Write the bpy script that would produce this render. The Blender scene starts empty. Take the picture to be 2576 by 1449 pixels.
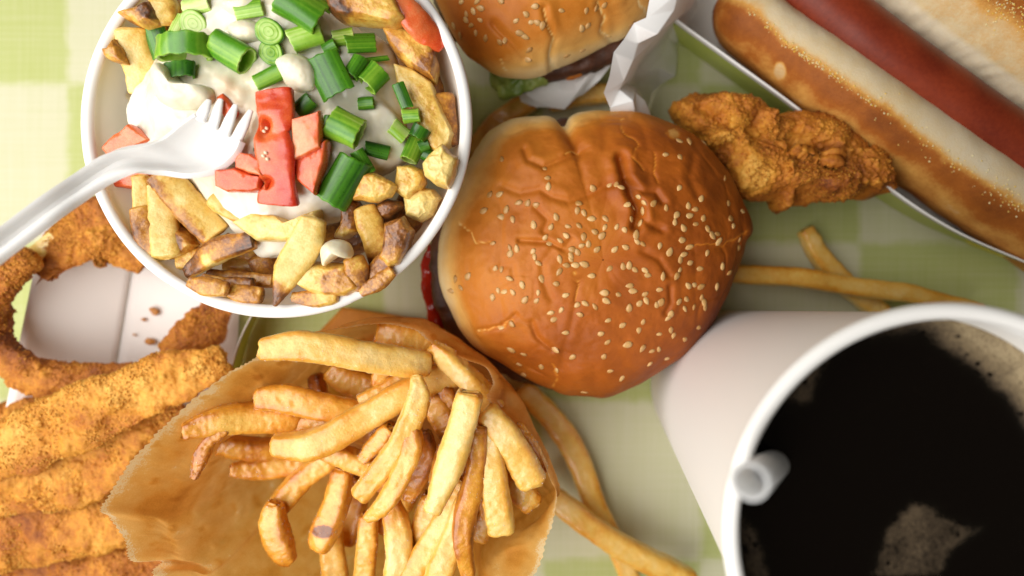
import bpy, math, random
import numpy as np
from mathutils import Vector, Matrix
from mathutils.bvhtree import BVHTree

random.seed(7)
rng = np.random.default_rng(7)
scene = bpy.context.scene

# ------------------------------------------------------------------ camera, world, lamp, exposure
# Lengths below are centimetres (CM turns them into metres). Layout measurements were read off the
# photograph on a 2576 x 1449 grid: W(x, y, z) is the point at height z cm seen there from the lens.
CM = 0.01
H = 23.4            # lens height above the table
F = 1420.0          # focal length on the 2576 grid
PX, PY = 1284.0, 620.0

def W(x, y, z):
    k = (H - z) / F
    return np.array([(x - PX) * k, -(y - PY) * k, z], float)

def Wa(pts):
    return np.array([W(*p) for p in pts], float)

def to_px(P):
    k = F / (H - P[..., 2])
    return np.stack([PX + P[..., 0] * k, PY - P[..., 1] * k], -1)

cam_data = bpy.data.cameras.new('camera')
cam = bpy.data.objects.new('camera', cam_data)
scene.collection.objects.link(cam)
cam.location = (0, 0, H * CM)
cam_data.sensor_width = 36.0
cam_data.lens = F / 2576.0 * 36.0
cam_data.shift_x = (1288.0 - PX) / 2576.0
cam_data.shift_y = -(724.5 - PY) / 2576.0
cam_data.clip_start = 0.005
cam_data.clip_end = 20.0
cam_data.dof.use_dof = True
cam_data.dof.focus_distance = (H - 6.8) * CM
cam_data.dof.aperture_fstop = 5.2
scene.camera = cam

world = bpy.data.worlds.new('World')
scene.world = world
world.use_nodes = True
bg = world.node_tree.nodes['Background']
bg.inputs[0].default_value = (1.0, 0.82, 0.60, 1)
bg.inputs[1].default_value = 0.05

def area_light(name, loc, target, size, size_y, power, col):
    d = bpy.data.lights.new(name, 'AREA')
    d.shape = 'RECTANGLE'; d.size = size * CM; d.size_y = size_y * CM
    d.energy = power; d.color = col
    o = bpy.data.objects.new(name, d)
    scene.collection.objects.link(o)
    o.location = Vector(loc) * CM
    o.rotation_euler = (Vector(target) - Vector(loc)).to_track_quat('-Z', 'Y').to_euler()
    return o
area_light('window_light', (-29, -7, 40), (-2, -1, 2), 74, 50, 5.4, (1.0, 0.985, 0.95))

scene.view_settings.view_transform = 'Standard'
scene.view_settings.look = 'None'
scene.view_settings.exposure = 0.0
scene.view_settings.gamma = 1.0
scene.cycles.use_denoising = True
scene.cycles.max_bounces = 6
scene.cycles.use_adaptive_sampling = True
scene.cycles.adaptive_threshold = 0.015
scene.cycles.caustics_reflective = False
scene.cycles.caustics_refractive = False

# ------------------------------------------------------------------ numpy noise
def _hash(ix, iy, iz, seed):
    h = (ix.astype(np.int64) * 73856093) ^ (iy.astype(np.int64) * 19349663) ^ (iz.astype(np.int64) * 83492791) ^ (seed * 2654435761)
    h = h & 0xFFFFFFFF
    h = ((h ^ (h >> 15)) * 2246822519) & 0xFFFFFFFF
    h = ((h ^ (h >> 13)) * 3266489917) & 0xFFFFFFFF
    h = h ^ (h >> 16)
    return h.astype(np.float64) / 4294967295.0

def vnoise(P, freq, seed=0):
    p = P * freq + 37.7
    i = np.floor(p).astype(np.int64); f = p - i
    u = f * f * f * (f * (f * 6 - 15) + 10)
    r = 0
    for dx in (0, 1):
        for dy in (0, 1):
            for dz in (0, 1):
                w = (u[:, 0] if dx else 1 - u[:, 0]) * (u[:, 1] if dy else 1 - u[:, 1]) * (u[:, 2] if dz else 1 - u[:, 2])
                r = r + w * _hash(i[:, 0] + dx, i[:, 1] + dy, i[:, 2] + dz, seed)
    return r * 2 - 1

def fbm(P, freq, seed=0, octv=3, gain=0.5):
    a, r = 1.0, 0
    for k in range(octv):
        r = r + a * vnoise(P, freq * 2.03 ** k, seed + k * 13); a *= gain
    return r

def worley(P, freq, seed=0):
    p = P * freq + 11.3
    i = np.floor(p).astype(np.int64); f = p - i
    best = np.full(len(P), 9.0); cid = np.zeros(len(P)); second = np.full(len(P), 9.0)
    for dx in (-1, 0, 1):
        for dy in (-1, 0, 1):
            for dz in (-1, 0, 1):
                cx, cy, cz = i[:, 0] + dx, i[:, 1] + dy, i[:, 2] + dz
                h0 = _hash(cx, cy, cz, seed)
                qx = dx + h0 - f[:, 0]
                qy = dy + _hash(cx, cy, cz, seed + 5) - f[:, 1]
                qz = dz + _hash(cx, cy, cz, seed + 9) - f[:, 2]
                d = np.sqrt(qx * qx + qy * qy + qz * qz)
                m = d < best
                second = np.where(m, best, np.minimum(second, d))
                cid = np.where(m, _hash(cx, cy, cz, seed + 21), cid)
                best = np.where(m, d, best)
    return best, cid, second

def smooth(x, a, b):
    t = np.clip((x - a) / (b - a), 0, 1)
    return t * t * (3 - 2 * t)

# ------------------------------------------------------------------ mesh helpers
def vnormals(V, Q, T=None):
    N = np.zeros_like(V)
    if len(Q):
        n = np.cross(V[Q[:, 2]] - V[Q[:, 0]], V[Q[:, 3]] - V[Q[:, 1]])
        for k in range(4):
            np.add.at(N, Q[:, k], n)
    if T is not None and len(T):
        n = np.cross(V[T[:, 1]] - V[T[:, 0]], V[T[:, 2]] - V[T[:, 0]])
        for k in range(3):
            np.add.at(N, T[:, k], n)
    l = np.linalg.norm(N, axis=1, keepdims=True); l[l == 0] = 1
    return N / l

class Geo:
    def __init__(s, V, Q=None, T=None):
        s.V = np.asarray(V, float)
        s.Q = np.zeros((0, 4), int) if Q is None or len(Q) == 0 else np.asarray(Q, int)
        s.T = np.zeros((0, 3), int) if T is None or len(T) == 0 else np.asarray(T, int)
        s.attr = {}
    def normals(s):
        return vnormals(s.V, s.Q, s.T)
    def push(s, d):
        s.V = s.V + s.normals() * np.asarray(d)[:, None]; return s
    def bvh(s):
        return BVHTree.FromPolygons([Vector(v) for v in s.V], [tuple(q) for q in s.Q] + [tuple(t) for t in s.T])

def join(geos):
    V, Q, T, off = [], [], [], 0
    keys = set().union(*[g.attr.keys() for g in geos])
    at = {k: [] for k in keys}
    for g in geos:
        V.append(g.V); Q.append(g.Q + off); T.append(g.T + off); off += len(g.V)
        for k in keys:
            at[k].append(g.attr.get(k, np.zeros(len(g.V))))
    r = Geo(np.concatenate(V), np.concatenate(Q), np.concatenate(T))
    r.attr = {k: np.concatenate(v) for k, v in at.items()}
    return r

def make_mesh(name, g, origin, mat, flat=False):
    me = bpy.data.meshes.new(name)
    V = (g.V - origin) * CM
    nq, nt = len(g.Q), len(g.T)
    me.vertices.add(len(V)); me.vertices.foreach_set('co', V.astype(np.float32).ravel())
    me.loops.add(nq * 4 + nt * 3); me.polygons.add(nq + nt)
    me.loops.foreach_set('vertex_index', np.concatenate([g.Q.ravel(), g.T.ravel()]).astype(np.int32))
    st = np.concatenate([np.arange(nq) * 4, nq * 4 + np.arange(nt) * 3]).astype(np.int32)
    me.polygons.foreach_set('loop_start', st)
    me.update(calc_edges=True)
    me.validate()
    me.polygons.foreach_set('use_smooth', np.full(len(me.polygons), not flat, bool))
    for k, v in g.attr.items():
        if len(v) == len(me.vertices):
            a = me.attributes.new(k, 'FLOAT', 'POINT')
            a.data.foreach_set('value', np.asarray(v, np.float32))
    if mat is not None:
        me.materials.append(mat)
    return me

def base_of(V):
    return np.array([(V[:, 0].min() + V[:, 0].max()) / 2, (V[:, 1].min() + V[:, 1].max()) / 2, V[:, 2].min()])

def tag(o, label=None, cat=None, group=None, kind=None):
    if label: o['label'] = label
    if cat: o['category'] = cat
    if group: o['group'] = group
    if kind: o['kind'] = kind
    return o

def link(name, data, parent=None, origin=(0, 0, 0)):
    o = bpy.data.objects.new(name, data)
    scene.collection.objects.link(o)
    p = np.zeros(3)
    if parent is not None:
        o.parent = parent
        p = np.array(parent['_w'])
    o['_w'] = [float(c) for c in origin]
    o.location = Vector((np.asarray(origin) - p) * CM)
    return o

def obj(name, g, mat, parent=None, flat=False, solid=None, **kw):
    org = base_of(g.V)
    o = link(name, make_mesh(name, g, org, mat, flat), parent, org)
    if solid:
        m = o.modifiers.new('thickness', 'SOLIDIFY'); m.thickness = solid * CM; m.offset = 0
    return tag(o, **kw)

def thing(name, origin, **kw):
    return tag(link(name, None, None, origin), **kw)

def catmull(P, n, closed=False):
    P = np.asarray(P, float)
    if closed:
        Q = np.vstack([P[-1], P, P[0], P[1]])
    else:
        Q = np.vstack([2 * P[0] - P[1], P, 2 * P[-1] - P[-2]])
    out = []
    for i in range(1, len(Q) - 2):
        t = np.linspace(0, 1, 24, endpoint=False)[:, None]
        p0, p1, p2, p3 = Q[i - 1], Q[i], Q[i + 1], Q[i + 2]
        out.append(0.5 * (2 * p1 + (p2 - p0) * t + (2 * p0 - 5 * p1 + 4 * p2 - p3) * t ** 2 + (3 * p1 - p0 - 3 * p2 + p3) * t ** 3))
    out.append(Q[-2][None] if not closed else P[0][None])
    C = np.concatenate(out)
    return resample(C, n, closed)

def resample(C, n, closed=False, par=None):
    d = np.concatenate([[0], np.cumsum(np.linalg.norm(np.diff(C[:, :3], axis=0), axis=1))])
    t = np.linspace(0, d[-1], n, endpoint=not closed) if par is None else par * d[-1]
    return np.stack([np.interp(t, d, C[:, k]) for k in range(C.shape[1])], 1)

def grid_faces(nu, nv, closed_v=True, closed_u=False, off=0):
    u = np.arange(nu if closed_u else nu - 1); v = np.arange(nv if closed_v else nv - 1)
    U, Vv = np.meshgrid(u, v, indexing='ij')
    a = U * nv + Vv; b = U * nv + (Vv + 1) % nv
    c = ((U + 1) % nu) * nv + (Vv + 1) % nv; d = ((U + 1) % nu) * nv + Vv
    return np.stack([a, b, c, d], -1).reshape(-1, 4) + off

def sweep(path, w, h=0.8, n=3.0, nu=60, nv=28, roll=0.0, er=0.7, up=(0, 0, 1), cut=(0, 0), emin=.15):
    """path [(x,y,z)...] on the grid; w full widths on the grid (one per point); h height/width ratio(s)."""
    m = len(path)
    w = [w] * m if np.isscalar(w) else list(w)
    h = [h] * m if np.isscalar(h) else list(h)
    roll = [roll] * m if np.isscalar(roll) else list(roll)
    P = Wa(path)
    hw = np.array([w[i] / 2 * (H - path[i][2]) / F for i in range(m)])
    D = np.concatenate([P, hw[:, None], (hw * np.array(h))[:, None], np.array(roll, float)[:, None]], 1)
    C = catmull(D, 200)
    t = np.linspace(0, 1, nu); t = t * 0.55 + (0.5 - 0.5 * np.cos(np.pi * t)) * 0.45
    S = resample(C, nu, par=t)
    c, a, b, rl = S[:, :3], S[:, 3], S[:, 4], S[:, 5]
    L = np.concatenate([[0], np.cumsum(np.linalg.norm(np.diff(c, axis=0), axis=1))])
    tan = np.gradient(c, axis=0); tan /= np.linalg.norm(tan, axis=1, keepdims=True)
    side = np.cross(tan, np.array(up, float)); side /= np.linalg.norm(side, axis=1, keepdims=True)
    nor = np.cross(side, tan)
    th = np.linspace(0, 2 * np.pi, nv, endpoint=False)
    cs, sn = np.cos(th), np.sin(th)
    rr = (np.abs(cs) ** n + np.abs(sn) ** n) ** (-1.0 / n)
    ex = np.minimum(L, L[-1] - L)
    re = er * np.minimum(a, b) + 1e-6
    q = np.clip(ex / re, 0, 1); s = np.sqrt(np.clip(1 - (1 - q) ** 2, 0, 1)) * (1 - emin) + emin
    X = (rr * cs)[None] * (a * s)[:, None]; Y = (rr * sn)[None] * (b * s)[:, None]
    cr, sr = np.cos(rl)[:, None], np.sin(rl)[:, None]
    X, Y = X * cr - Y * sr, X * sr + Y * cr
    V = c[:, None] + X[..., None] * side[:, None] + Y[..., None] * nor[:, None]
    # slanted end cuts
    if cut[0]: V[0] += tan[0] * (X[0] * cut[0])[:, None]
    if cut[1]: V[-1] += tan[-1] * (X[-1] * cut[1])[:, None]
    V = V.reshape(-1, 3)
    Q = grid_faces(nu, nv)[:, ::-1]
    i0, i1 = len(V), len(V) + 1
    V = np.vstack([V, V[:nv].mean(0), V[(nu - 1) * nv:nu * nv].mean(0)])
    k = np.arange(nv); k2 = (k + 1) % nv
    T = np.vstack([np.stack([np.full(nv, i0), k, k2], 1), np.stack([np.full(nv, i1), (nu - 1) * nv + k2, (nu - 1) * nv + k], 1)])
    T = T[:, ::-1]
    g = Geo(V, Q[:, ::-1] if False else Q, T)
    uu = np.repeat(L / L[-1], nv); vv = np.tile(th, nu)
    g.u = np.concatenate([uu, [0, 1]]); g.th = np.concatenate([vv, [0, 0]])
    g.len = L[-1]
    # make the normals point outwards
    N = g.normals(); cen = np.repeat(c, nv, 0)
    if ((V[:nu * nv] - cen) * N[:nu * nv]).sum() < 0:
        g.Q = g.Q[:, ::-1]; g.T = g.T[:, ::-1]
    return g

def pillow(outline, z, thick, edge=0.4, dome=0.0, nb=90, nr=24, sharp=False, tilt=(0, 0), center=None, low=10, rp=2.0):
    O = np.array([W(x, y, z) for x, y in outline])
    B = resample(np.vstack([O, O[:1]]), nb, True) if sharp else catmull(O, nb, True)
    B = B[:nb]
    c = O.mean(0) if center is None else W(center[0], center[1], z)
    R = np.linalg.norm(B - c, axis=1)
    e = np.minimum(edge, R * 0.95)
    def ring(s, sgn):
        d = (1 - s) * R
        q = np.clip(d / e, 0, 1)
        zz = sgn * thick / 2 * (1 - (1 - q) ** rp) ** (1 / rp)
        if sgn > 0: zz = zz + dome * (1 - s * s)
        p = c + (B - c) * s
        p = p.copy(); p[:, 2] = z + zz + tilt[0] * (p[:, 0] - c[0]) + tilt[1] * (p[:, 1] - c[1])
        return p
    em = float(np.median(e / R))
    t = np.linspace(0, 1, nr)
    st = 1 - (t * 0.45 + 0.55 * t ** 2.2) * 0.97
    t = np.linspace(0, 1, low)[1:]
    sb = 1 - (t * 0.5 + 0.5 * t ** 2) * 0.97
    rings = [ring(s, -1) for s in sb[::-1]] + [ring(s, 1) for s in st]
    V = np.concatenate(rings); nu = len(rings)
    Q = grid_faces(nu, nb)
    V = np.vstack([V, rings[0].mean(0), rings[-1].mean(0)])
    k = np.arange(nb); k2 = (k + 1) % nb; i0 = nu * nb
    T = np.vstack([np.stack([np.full(nb, i0), k2, k], 1), np.stack([np.full(nb, i0 + 1), (nu - 1) * nb + k, (nu - 1) * nb + k2], 1)])
    g = Geo(V, Q, T)
    N = g.normals()
    if N[-1][2] < 0: g.Q = g.Q[:, ::-1]; g.T = g.T[:, ::-1]
    return g

def loft(rows, n, m, thick=0.0):
    """rows: list of point lists (x,y,z on the grid) -> smooth open sheet n x m"""
    R = np.array([catmull(Wa(r), m) for r in rows])
    S = np.stack([catmull(R[:, j], n) for j in range(m)], 1)
    V = S.reshape(-1, 3)
    g = Geo(V, grid_faces(n, m, closed_v=False))
    g.uv = np.stack(np.meshgrid(np.linspace(0, 1, n), np.linspace(0, 1, m), indexing='ij'), -1).reshape(-1, 2)
    if g.normals()[:, 2].mean() < 0: g.Q = g.Q[:, ::-1]
    return g

def lathe(profile, center, nv=128, closed=False):
    prof = np.array(profile, float); nu = len(prof)
    th = np.linspace(0, 2 * np.pi, nv, endpoint=False)
    V = np.stack([center[0] + prof[:, 0:1] * np.cos(th), center[1] + prof[:, 0:1] * np.sin(th), np.repeat(prof[:, 1:2], nv, 1)], -1).reshape(-1, 3)
    return Geo(V, grid_faces(nu, nv, True, closed))

def seg_dist(p, poly):
    poly = np.asarray(poly, float); best = np.full(len(p), 1e9)
    for a, b in zip(poly[:-1], poly[1:]):
        ab = b - a; t = np.clip(((p - a) @ ab) / (ab @ ab + 1e-9), 0, 1)
        best = np.minimum(best, np.linalg.norm(p - (a + t[:, None] * ab), axis=1))
    return best

def inside(p, poly):
    poly = np.asarray(poly, float); r = np.zeros(len(p), bool)
    j = len(poly) - 1
    for i in range(len(poly)):
        a, b = poly[i], poly[j]
        c = ((a[1] > p[:, 1]) != (b[1] > p[:, 1])) & (p[:, 0] < (b[0] - a[0]) * (p[:, 1] - a[1]) / (b[1] - a[1] + 1e-12) + a[0])
        r ^= c; j = i
    return r

# ------------------------------------------------------------------ materials
def nodes_of(name):
    m = bpy.data.materials.new(name); m.use_nodes = True
    nt = m.node_tree
    return m, nt, nt.nodes['Principled BSDF'], nt.nodes['Material Output']

def nd(nt, t, **kw):
    n = nt.nodes.new(t)
    for k, v in kw.items(): setattr(n, k, v)
    return n

def ramp_node(nt, stops, interp='LINEAR'):
    r = nd(nt, 'ShaderNodeValToRGB'); r.color_ramp.interpolation = interp
    e = r.color_ramp.elements
    while len(e) < len(stops): e.new(0.5)
    for k, (p, c) in enumerate(stops):
        e[k].position = p; e[k].color = (*c, 1)
    return r

def math_node(nt, op, a, b=None):
    n = nd(nt, 'ShaderNodeMath', operation=op)
    for k, v in ((0, a), (1, b)):
        if v is None: continue
        if isinstance(v, (int, float)): n.inputs[k].default_value = v
        else: nt.links.new(v, n.inputs[k])
    return n.outputs[0]

def food(name, stops, attr='t', nscale=3.0, namt=0.2, rough=0.5, sss=0.0, srad=(1, .5, .25), sscale=0.15,
         bump=0.3, bscale=20.0, bdist=0.01, spec=0.5, fine=12.0, famt=0.0, coat=0.0, translucent=0.0, stretch=None, rvar=0.1, tgam=1.0):
    m, nt, b, out = nodes_of(name)
    tc = nd(nt, 'ShaderNodeTexCoord'); mp = nd(nt, 'ShaderNodeMapping')
    nt.links.new(tc.outputs['Object'], mp.inputs['Vector'])
    sc = np.array(stretch if stretch else (1, 1, 1), float) * 100
    mp.inputs['Scale'].default_value = sc
    at = nd(nt, 'ShaderNodeAttribute', attribute_name=attr)
    n1 = nd(nt, 'ShaderNodeTexNoise'); n1.inputs['Scale'].default_value = nscale; n1.inputs['Detail'].default_value = 6
    n1.inputs['Roughness'].default_value = 0.62
    nt.links.new(mp.outputs[0], n1.inputs['Vector'])
    v = math_node(nt, 'MULTIPLY', math_node(nt, 'SUBTRACT', n1.outputs['Fac'], 0.5), namt * 2)
    v = math_node(nt, 'ADD', v, at.outputs['Fac'])
    if famt:
        n3 = nd(nt, 'ShaderNodeTexNoise'); n3.inputs['Scale'].default_value = fine; n3.inputs['Detail'].default_value = 3
        nt.links.new(mp.outputs[0], n3.inputs['Vector'])
        v = math_node(nt, 'ADD', v, math_node(nt, 'MULTIPLY', math_node(nt, 'SUBTRACT', n3.outputs['Fac'], 0.5), famt * 2))
    r = ramp_node(nt, stops); nt.links.new(v, r.inputs['Fac'])
    nt.links.new(r.outputs['Color'], b.inputs['Base Color'])
    n2 = nd(nt, 'ShaderNodeTexNoise'); n2.inputs['Scale'].default_value = bscale; n2.inputs['Detail'].default_value = 5
    n2.inputs['Roughness'].default_value = 0.6
    nt.links.new(mp.outputs[0], n2.inputs['Vector'])
    bp = nd(nt, 'ShaderNodeBump'); bp.inputs['Strength'].default_value = bump; bp.inputs['Distance'].default_value = bdist * CM
    nt.links.new(n2.outputs['Fac'], bp.inputs['Height']); nt.links.new(bp.outputs[0], b.inputs['Normal'])
    rr = math_node(nt, 'ADD', math_node(nt, 'MULTIPLY', math_node(nt, 'SUBTRACT', n2.outputs['Fac'], 0.5), rvar * 2), rough)
    nt.links.new(rr, b.inputs['Roughness'])
    b.inputs['Specular IOR Level'].default_value = spec
    if sss:
        b.inputs['Subsurface Weight'].default_value = sss
        b.inputs['Subsurface Radius'].default_value = srad
        b.inputs['Subsurface Scale'].default_value = sscale * CM
    if coat:
        b.inputs['Coat Weight'].default_value = coat; b.inputs['Coat Roughness'].default_value = 0.12
    if translucent:
        tr = nd(nt, 'ShaderNodeBsdfTranslucent'); gm = nd(nt, 'ShaderNodeGamma'); gm.inputs[1].default_value = tgam; nt.links.new(r.outputs['Color'], gm.inputs[0]); nt.links.new(gm.outputs[0], tr.inputs['Color'])
        nt.links.new(bp.outputs[0], tr.inputs['Normal'])
        mx = nd(nt, 'ShaderNodeMixShader'); mx.inputs[0].default_value = translucent
        nt.links.new(b.outputs[0], mx.inputs[1]); nt.links.new(tr.outputs[0], mx.inputs[2])
        nt.links.new(mx.outputs[0], out.inputs['Surface'])
    return m

M = {}
M['fry'] = food('fried_potato', [(0, (.88, .62, .24)), (.25, (.83, .49, .10)), (.5, (.72, .31, .028)), (.75, (.48, .15, .010)), (1, (.18, .05, .008))],
                nscale=3.4, namt=.24, rough=.32, sss=.22, sscale=.2, bump=.6, bscale=14, bdist=.03, spec=.55, fine=11, famt=.14, rvar=.15, coat=.4)
M['salt'] = food('salt', [(0, (.9, .9, .88)), (1, (.9, .9, .88))], rough=.15, bump=0, spec=.6)
M['potato'] = food('fried_potato_skin_on', [(0, (.84, .63, .22)), (.3, (.76, .47, .09)), (.52, (.56, .24, .03)), (.74, (.27, .095, .02)), (1, (.06, .02, .008))],
                   nscale=2.8, namt=.38, rough=.33, sss=.12, sscale=.15, bump=.6, bscale=14, bdist=.03, spec=.55, fine=12, famt=.2, rvar=.15, coat=.25)
M['bread'] = food('crumb_breading', [(0, (.78, .43, .085)), (.3, (.64, .27, .028)), (.6, (.44, .14, .013)), (.85, (.24, .06, .007)), (1, (.09, .022, .004))],
                  nscale=1.6, namt=.28, rough=.58, sss=.06, sscale=.1, bump=.8, bscale=22, bdist=.04, spec=.35, fine=14, famt=.22)
M['bun'] = food('bun_crust', [(0, (.88, .70, .38)), (.25, (.80, .46, .13)), (.5, (.56, .19, .021)), (.75, (.38, .094, .008)), (1, (.17, .034, .005))],
                nscale=1.0, namt=.14, rough=.5, sss=.03, sscale=.12, bump=.35, bscale=30, bdist=.01, spec=.24, fine=26, famt=.05)
M['crumb'] = food('bread_crumb', [(0, (.86, .76, .56)), (1, (.72, .55, .32))], nscale=6, namt=.4, rough=.8, sss=.2, sscale=.2,
                  bump=.8, bscale=22, bdist=.04, spec=.2)
M['hotbun'] = food('long_bun_crust', [(0, (.68, .58, .42)), (.3, (.66, .50, .28)), (.5, (.62, .31, .07)), (.72, (.36, .105, .014)), (1, (.17, .042, .007))],
                   nscale=6, namt=.12, fine=18, famt=.08, rough=.6, sss=.08, sscale=.2, bump=.6, bscale=18, bdist=.03, spec=.25)
M['sausage'] = food('sausage_skin', [(0, (.24, .034, .010)), (1, (.12, .012, .004))], nscale=7, namt=.6, fine=20, famt=.3, rough=.45, sss=.15, sscale=.15,
                    bump=.25, bscale=40, bdist=.01, spec=.35)
M['seed'] = food('sesame', [(0, (.64, .40, .16)), (1, (.44, .22, .06))], nscale=4, namt=.6, rough=.35, sss=.2, sscale=.05, bump=.1, bscale=40, bdist=.005)
M['cream'] = food('sour_cream', [(0, (.82, .78, .69)), (.4, (.80, .73, .56)), (.7, (.76, .56, .36)), (1, (.72, .34, .22))], nscale=1.4, namt=.26, fine=5, famt=.10, rough=.2, sss=.25,
                  srad=(1, .8, .6), sscale=.25, bump=.15, bscale=6, bdist=.03, spec=.5, rvar=.05)
M['curd'] = food('cheese_curd', [(0, (.82, .76, .58)), (1, (.80, .66, .38))], nscale=1.5, namt=.4, rough=.32, sss=.4, srad=(1, .8, .5), sscale=.25,
                 bump=.15, bscale=8, bdist=.03)
M['onion'] = food('green_onion', [(0, (.60, .72, .26)), (.3, (.28, .49, .04)), (.6, (.075, .25, .010)), (1, (.014, .075, .006))], nscale=5, namt=.13,
                  rough=.3, sss=.15, srad=(.4, 1, .2), sscale=.1, bump=.2, bscale=12, bdist=.01, spec=.5)
M['tomato'] = food('tomato', [(0, (.82, .32, .13)), (.35, (.76, .13, .030)), (.7, (.58, .04, .012)), (1, (.36, .012, .006))], nscale=2.4, namt=.40, coat=.5, rough=.25, sss=.2, fine=16, famt=.12,
                   srad=(1, .3, .15), sscale=.2, bump=.5, bscale=24, bdist=.015, spec=.45, rvar=.2)
M['patty'] = food('grilled_patty', [(0, (.13, .045, .02)), (1, (.03, .012, .008))], nscale=4, namt=.5, rough=.45, bump=.8, bscale=10, bdist=.05)
M['ketchup'] = food('ketchup', [(0, (.42, .018, .008)), (1, (.25, .008, .005))], nscale=2, namt=.4, rough=.12, sss=.1, sscale=.1, bump=.3, bscale=5, bdist=.05)
M['lettuce'] = food('lettuce', [(0, (.34, .42, .10)), (1, (.10, .19, .02))], nscale=3, namt=.5, rough=.3, sss=.15, sscale=.1, bump=.5, bscale=7, bdist=.04)
M['cheese'] = food('burger_sauce', [(0, (.58, .24, .05)), (1, (.40, .10, .02))], nscale=3, namt=.4, rough=.25, bump=.3, bscale=8, bdist=.03)
M['white_paper'] = food('coated_white_paper', [(0, (.84, .82, .79)), (1, (.80, .78, .75))], nscale=2, namt=.1, rough=.5, bump=.06, bscale=30, bdist=.01, spec=.4)
M['bowl_paper'] = food('bowl_paper', [(0, (.86, .82, .75)), (1, (.84, .79, .71))], nscale=2, namt=.1, rough=.45, bump=.06, bscale=30, bdist=.01, spec=.4, translucent=.3)
M['wrap_paper'] = food('thin_white_wrapper', [(0, (.84, .83, .82)), (1, (.78, .77, .76))], nscale=2, namt=.15, rough=.5, bump=.1, bscale=20, bdist=.01, translucent=.10)
M['tray_paper'] = food('tray_board', [(0, (.80, .73, .69)), (1, (.74, .67, .63))], nscale=6, namt=.15, rough=.6, bump=.12, bscale=30, bdist=.01, spec=.3)
M['tray_print'] = food('tray_print', [(0, (.45, .52, .10)), (.5, (.45, .52, .10)), (.55, (.70, .62, .03)), (1, (.70, .62, .03))], nscale=3, namt=.02, rough=.4, bump=.05)
M['kraft'] = food('kraft_paper', [(0, (.90, .68, .38)), (.10, (.85, .47, .125)), (.5, (.75, .325, .05)), (1, (.51, .175, .02))], nscale=2.4, namt=.22, fine=26, famt=.26, rough=.55, bump=.35, bscale=26, bdist=.012,
                  spec=.25, translucent=.5, tgam=.85)
M['plastic'] = food('white_plastic', [(0, (.80, .785, .765)), (1, (.78, .76, .74))], nscale=1, namt=.1, spec=.3, rough=.5, sss=.3, srad=(1, .9, .8), sscale=.2, bump=.03, bscale=10, bdist=.01)
M['straw'] = food('straw_plastic', [(0, (.80, .80, .80)), (1, (.78, .78, .78))], nscale=1, namt=.1, rough=.3, bump=.02, translucent=.5)
M['cornmeal'] = food('cornmeal', [(0, (.88, .80, .50)), (1, (.80, .52, .05))], nscale=9, namt=.8, rough=.5, sss=.1, sscale=.05, bump=.1)
M['crumbs'] = food('fried_crumbs', [(0, (.55, .22, .03)), (1, (.32, .10, .015))], nscale=3, namt=.4, rough=.5, bump=.5, bscale=20, bdist=.02)

def coffee_mat():
    m, nt, b, out = nodes_of('black_coffee')
    at = nd(nt, 'ShaderNodeAttribute', attribute_name='foam')
    tc = nd(nt, 'ShaderNodeTexCoord'); mp = nd(nt, 'ShaderNodeMapping'); mp.inputs['Scale'].default_value = (100, 100, 100)
    nt.links.new(tc.outputs['Object'], mp.inputs['Vector'])
    vo = nd(nt, 'ShaderNodeTexVoronoi'); vo.inputs['Scale'].default_value = 24
    nt.links.new(mp.outputs[0], vo.inputs['Vector'])
    sm = math_node(nt, 'MULTIPLY', math_node(nt, 'SUBTRACT', vo.outputs['Distance'], 0.35), 0.28)
    v = math_node(nt, 'SUBTRACT', at.outputs['Fac'], sm)
    r = ramp_node(nt, [(0, (.003, .002, .0015)), (.32, (.004, .003, .002)), (.5, (.06, .042, .026)), (.75, (.20, .145, .08)), (1, (.46, .36, .21))])
    nt.links.new(v, r.inputs['Fac']); nt.links.new(r.outputs[0], b.inputs['Base Color'])
    b.inputs['Specular IOR Level'].default_value = .3
    rr = math_node(nt, 'ADD', math_node(nt, 'MULTIPLY', at.outputs['Fac'], 0.5), 0.06)
    nt.links.new(rr, b.inputs['Roughness'])
    bp = nd(nt, 'ShaderNodeBump'); bp.inputs['Strength'].default_value = .35; bp.inputs['Distance'].default_value = .02 * CM
    nt.links.new(math_node(nt, 'MULTIPLY', vo.outputs['Distance'], at.outputs['Fac']), bp.inputs['Height']); nt.links.new(bp.outputs[0], b.inputs['Normal'])
    return m
M['coffee'] = coffee_mat()

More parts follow.
